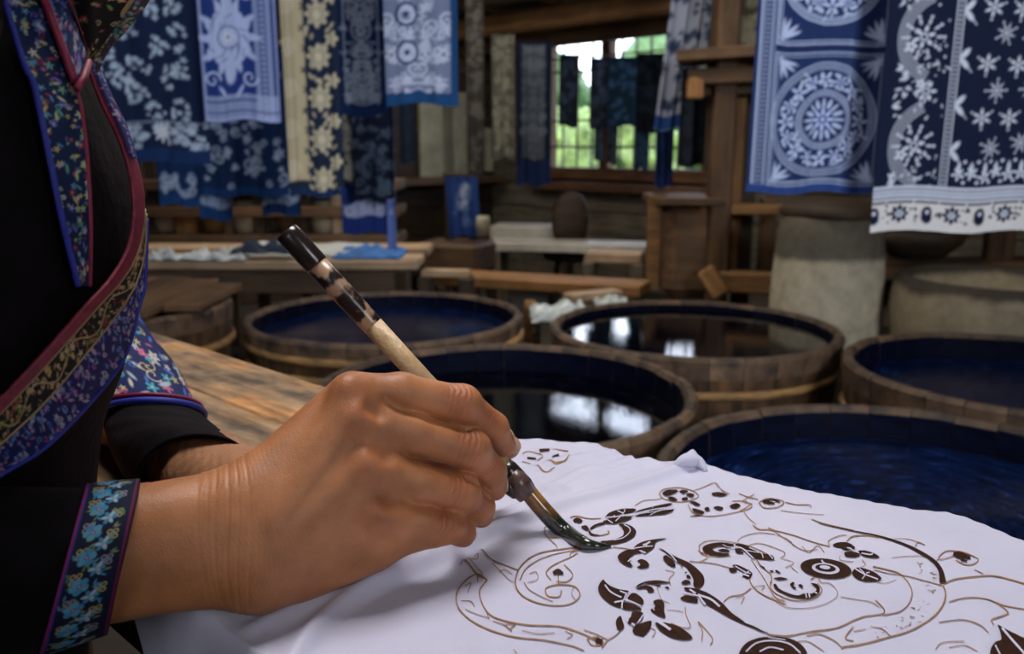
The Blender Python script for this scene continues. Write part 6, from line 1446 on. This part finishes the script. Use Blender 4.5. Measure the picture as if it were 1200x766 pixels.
def cuff_cols(nu, nv, Wp, Lp):
    c = Canvas(0, 0, Wp, Lp, 1, (.004, .006, .022)); c.X, c.Y = np.meshgrid(np.linspace(0, Wp, nu), np.linspace(0, Lp, nv)); c.nu, c.nv = nu, nv; c.c = np.zeros((nv, nu, 3), np.float32)+np.array((.006, .009, .030), np.float32); c.e = .5
    T = (.05, .22, .38); Lb = (.30, .42, .55); G_ = (.36, .30, .10); Pk = (.20, .02, .10); r = random.Random(3)
    k = 0; y = 4
    while y < Lp:
        for x, kind in (((22, 0), (44, 1)) if k % 2 == 0 else ((16, 1), (36, 2))):
            yy = y+r.uniform(-2, 2)+(7 if kind == 1 else 0)
            if kind == 0:
                for j in range(5): a = j*1.2566+.3*k; c.disk(x+6.3*math.cos(a), yy+6.3*math.sin(a), 4.3, T if j % 2 else (.08, .28, .44))
                c.disk(x, yy, 2.6, Pk); c.disk(x, yy, 1.2, Lb)
            elif kind == 1:
                for j in range(4): a = j*1.5708+.785; c.disk(x+4.6*math.cos(a), yy+4.6*math.sin(a), 3.2, G_ if k % 3 else (.24, .22, .28)); c.disk(x+4.6*math.cos(a), yy+4.6*math.sin(a), 1.7, (.02, .02, .06))
                c.disk(x, yy, 2, Pk if k % 2 else T)
            else:
                for j in range(6): a = j*1.047; c.leafy(x, yy, 9, a, Lb if j % 2 else T, 2.2)
                c.disk(x, yy, 1.8, G_)
            for j in range(3): a = r.uniform(0, 6.28); c.leafy(x+9*math.cos(a), yy+9*math.sin(a), 7, r.uniform(0, 6.28), r.choice([(.10, .20, .10), T, (.20, .22, .12)]), 1.2)
        y += 15.5; k += 1
    c.rect(0, 0, 3.2, Lp, (.20, .02, .13)); c.rect(3.2, 0, 5, Lp, (.03, .03, .20)); c.rect(Wp-4, 0, Wp, Lp, (.13, .012, .06)); c.rect(Wp-1.6, 0, Wp, Lp, (.02, .008, .02))
    return c.c
nu, nv = 66, 420
ring_band(RS[4:], slR, .0016, 'out', -0.5, 3.7, nu, nv, cuff_cols(nu, nv, 62, 400)[:, :], 'cuff_band', i0=0.02, i1=1.0)
nu, nv = 90, 200
cc = embro(nu, nv, 100, 180, 'sleeve', 12, base=(.008, .016, .08), size=6, dens=2.0)
ring_band(RL[1:5], slL, .0022, 'up', -0.4, 3.6, nu, nv, cc, 'sleeve_band', i0=0.0, i1=0.97)
R4 = spline(RL, 61)[40]
for rr_, gw, mt, r0 in ((40, .003, 'piping_blue', .0021), (39, .0035, 'piping_red', .0012)):
    q = spline(RL, 61)[rr_]; a = np.linspace(-.5, 3.7, 40); tube('piping', [P(q[0]+(q[3]+gw*1600)*math.cos(t), q[1]-(q[4]+gw*1000)*math.sin(t)-(0 if mt == 'piping_blue' else 3.5), q[2]-(q[5]+gw)*math.sin(t)) for t in a], r0, M[mt], slL, 8)

# ------------------------------------------------------------------ the brush
br = thing('brush', on_z(714, 640, TZ+.008), 'bamboo wax brush with dark capped end, held over the white cloth', 'brush')
B0, B1 = P(336, 272, .440), P(600, 558, .4625)
ax = (B1-B0); LB_ = np.linalg.norm(ax); axn = ax/LB_
def bp(f): return B0+ax*f
M['handle'] = wood('bamboo_handle', (0.40, 0.25, 0.12), (0.62, 0.43, 0.24), 0.4, s=30, stretch=(4, 4, 4), vary=0.02, blotch=0.15)
M['cap'] = plain('dark_lacquer', (0.022, 0.014, 0.014), 0.25, s=40, bs=0.1)
def burnt():
    m, t, b = nmat('burnt_bamboo'); n, _ = noise_of(t, (1, 1, 1), 85, 2); r = ramp(t, n.outputs[0], [(0.50, (0.018, 0.010, 0.010)), (0.58, (0.36, 0.22, 0.14))])
    t.links.new(r.outputs[0], b.inputs['Base Color']); b.inputs['Roughness'].default_value = 0.3; return m
M['burnt'] = burnt()
tube('end_cap', [bp(-.004), bp(0), bp(.02), bp(.125), bp(.13)], [.0046, .0062, .0066, .0064, .0060], M['cap'], br, 24)
tube('marked_section', [bp(.128), bp(.2), bp(.365), bp(.372)], [.0060, .0060, .0057, .0055], M['burnt'], br, 24)
tube('handle', [bp(.37), bp(.6), bp(.98)], [.0056, .0053, .0052], M['handle'], br, 24)
def glaze():
    m, t, b = nmat('stained_horn'); c = N(t, 'ShaderNodeTexCoord'); n, _ = noise_of(t, (1, 1, 1), 120, 4); s = N(t, 'ShaderNodeSeparateXYZ'); t.links.new(c.outputs['Object'], s.inputs[0])
    ad = N(t, 'ShaderNodeMath', operation='MULTIPLY_ADD'); ad.inputs[1].default_value = 0.022; t.links.new(n.outputs[0], ad.inputs[0]); t.links.new(s.outputs['Z'], ad.inputs[2])
    r = ramp(t, ad.outputs[0], [(0.014, (0.010, 0.011, 0.010)), (0.024, (0.022, 0.028, 0.018)), (0.030, (0.14, 0.065, 0.018)), (0.038, (0.34, 0.16, 0.045))])
    t.links.new(r.outputs[0], b.inputs['Base Color']); b.inputs['Roughness'].default_value = 0.18; b.inputs['Coat Weight'].default_value = 0.5; return m
M['horn'] = glaze()
tipz = TZ+float(cloth_h(*on_z(714, 640, TZ+.006)[:2]))
tipp = on_z(716, 641, tipz+.0012)
hp = spline([tuple(P(612, 568, .4645)), tuple(P(638, 599, .4665)), tuple(P(662, 623, .468)), tuple(P(688, 637, tipp[1]/ (cp_+(383-637)/F*sp_)-.001)), tuple(tipp)], 30)
hr = np.interp(np.linspace(0, 1, 30), [0, .25, .5, .75, .92, 1], [.0048, .0050, .0046, .0034, .0018, .0006])
tube('brush_head', hp, list(hr), M['horn'], br, 20)
tube('ferrule', [bp(.955), bp(.975), bp(1.0), P(613, 570, .4645), P(618, 575, .4650)], [.0056, .0064, .0066, .0060, .0052], M['cap'], br, 20)
M['wrap'] = plain('brown_binding', (0.10, 0.055, 0.045), 0.3, s=120, var=0.6)
tube('binding', [P(596, 556, .4605), P(606, 566, .4615), P(618, 580, .462)], [.0060, .0072, .0056], M['wrap'], br, 16)
tube('binding_end', [P(592, 560, .4575), P(598, 574, .4585), P(604, 581, .460)], [.0028, .0036, .0022], M['cap'], br, 12)
# a bead of wax where the tip touches the cloth is part of the drawing
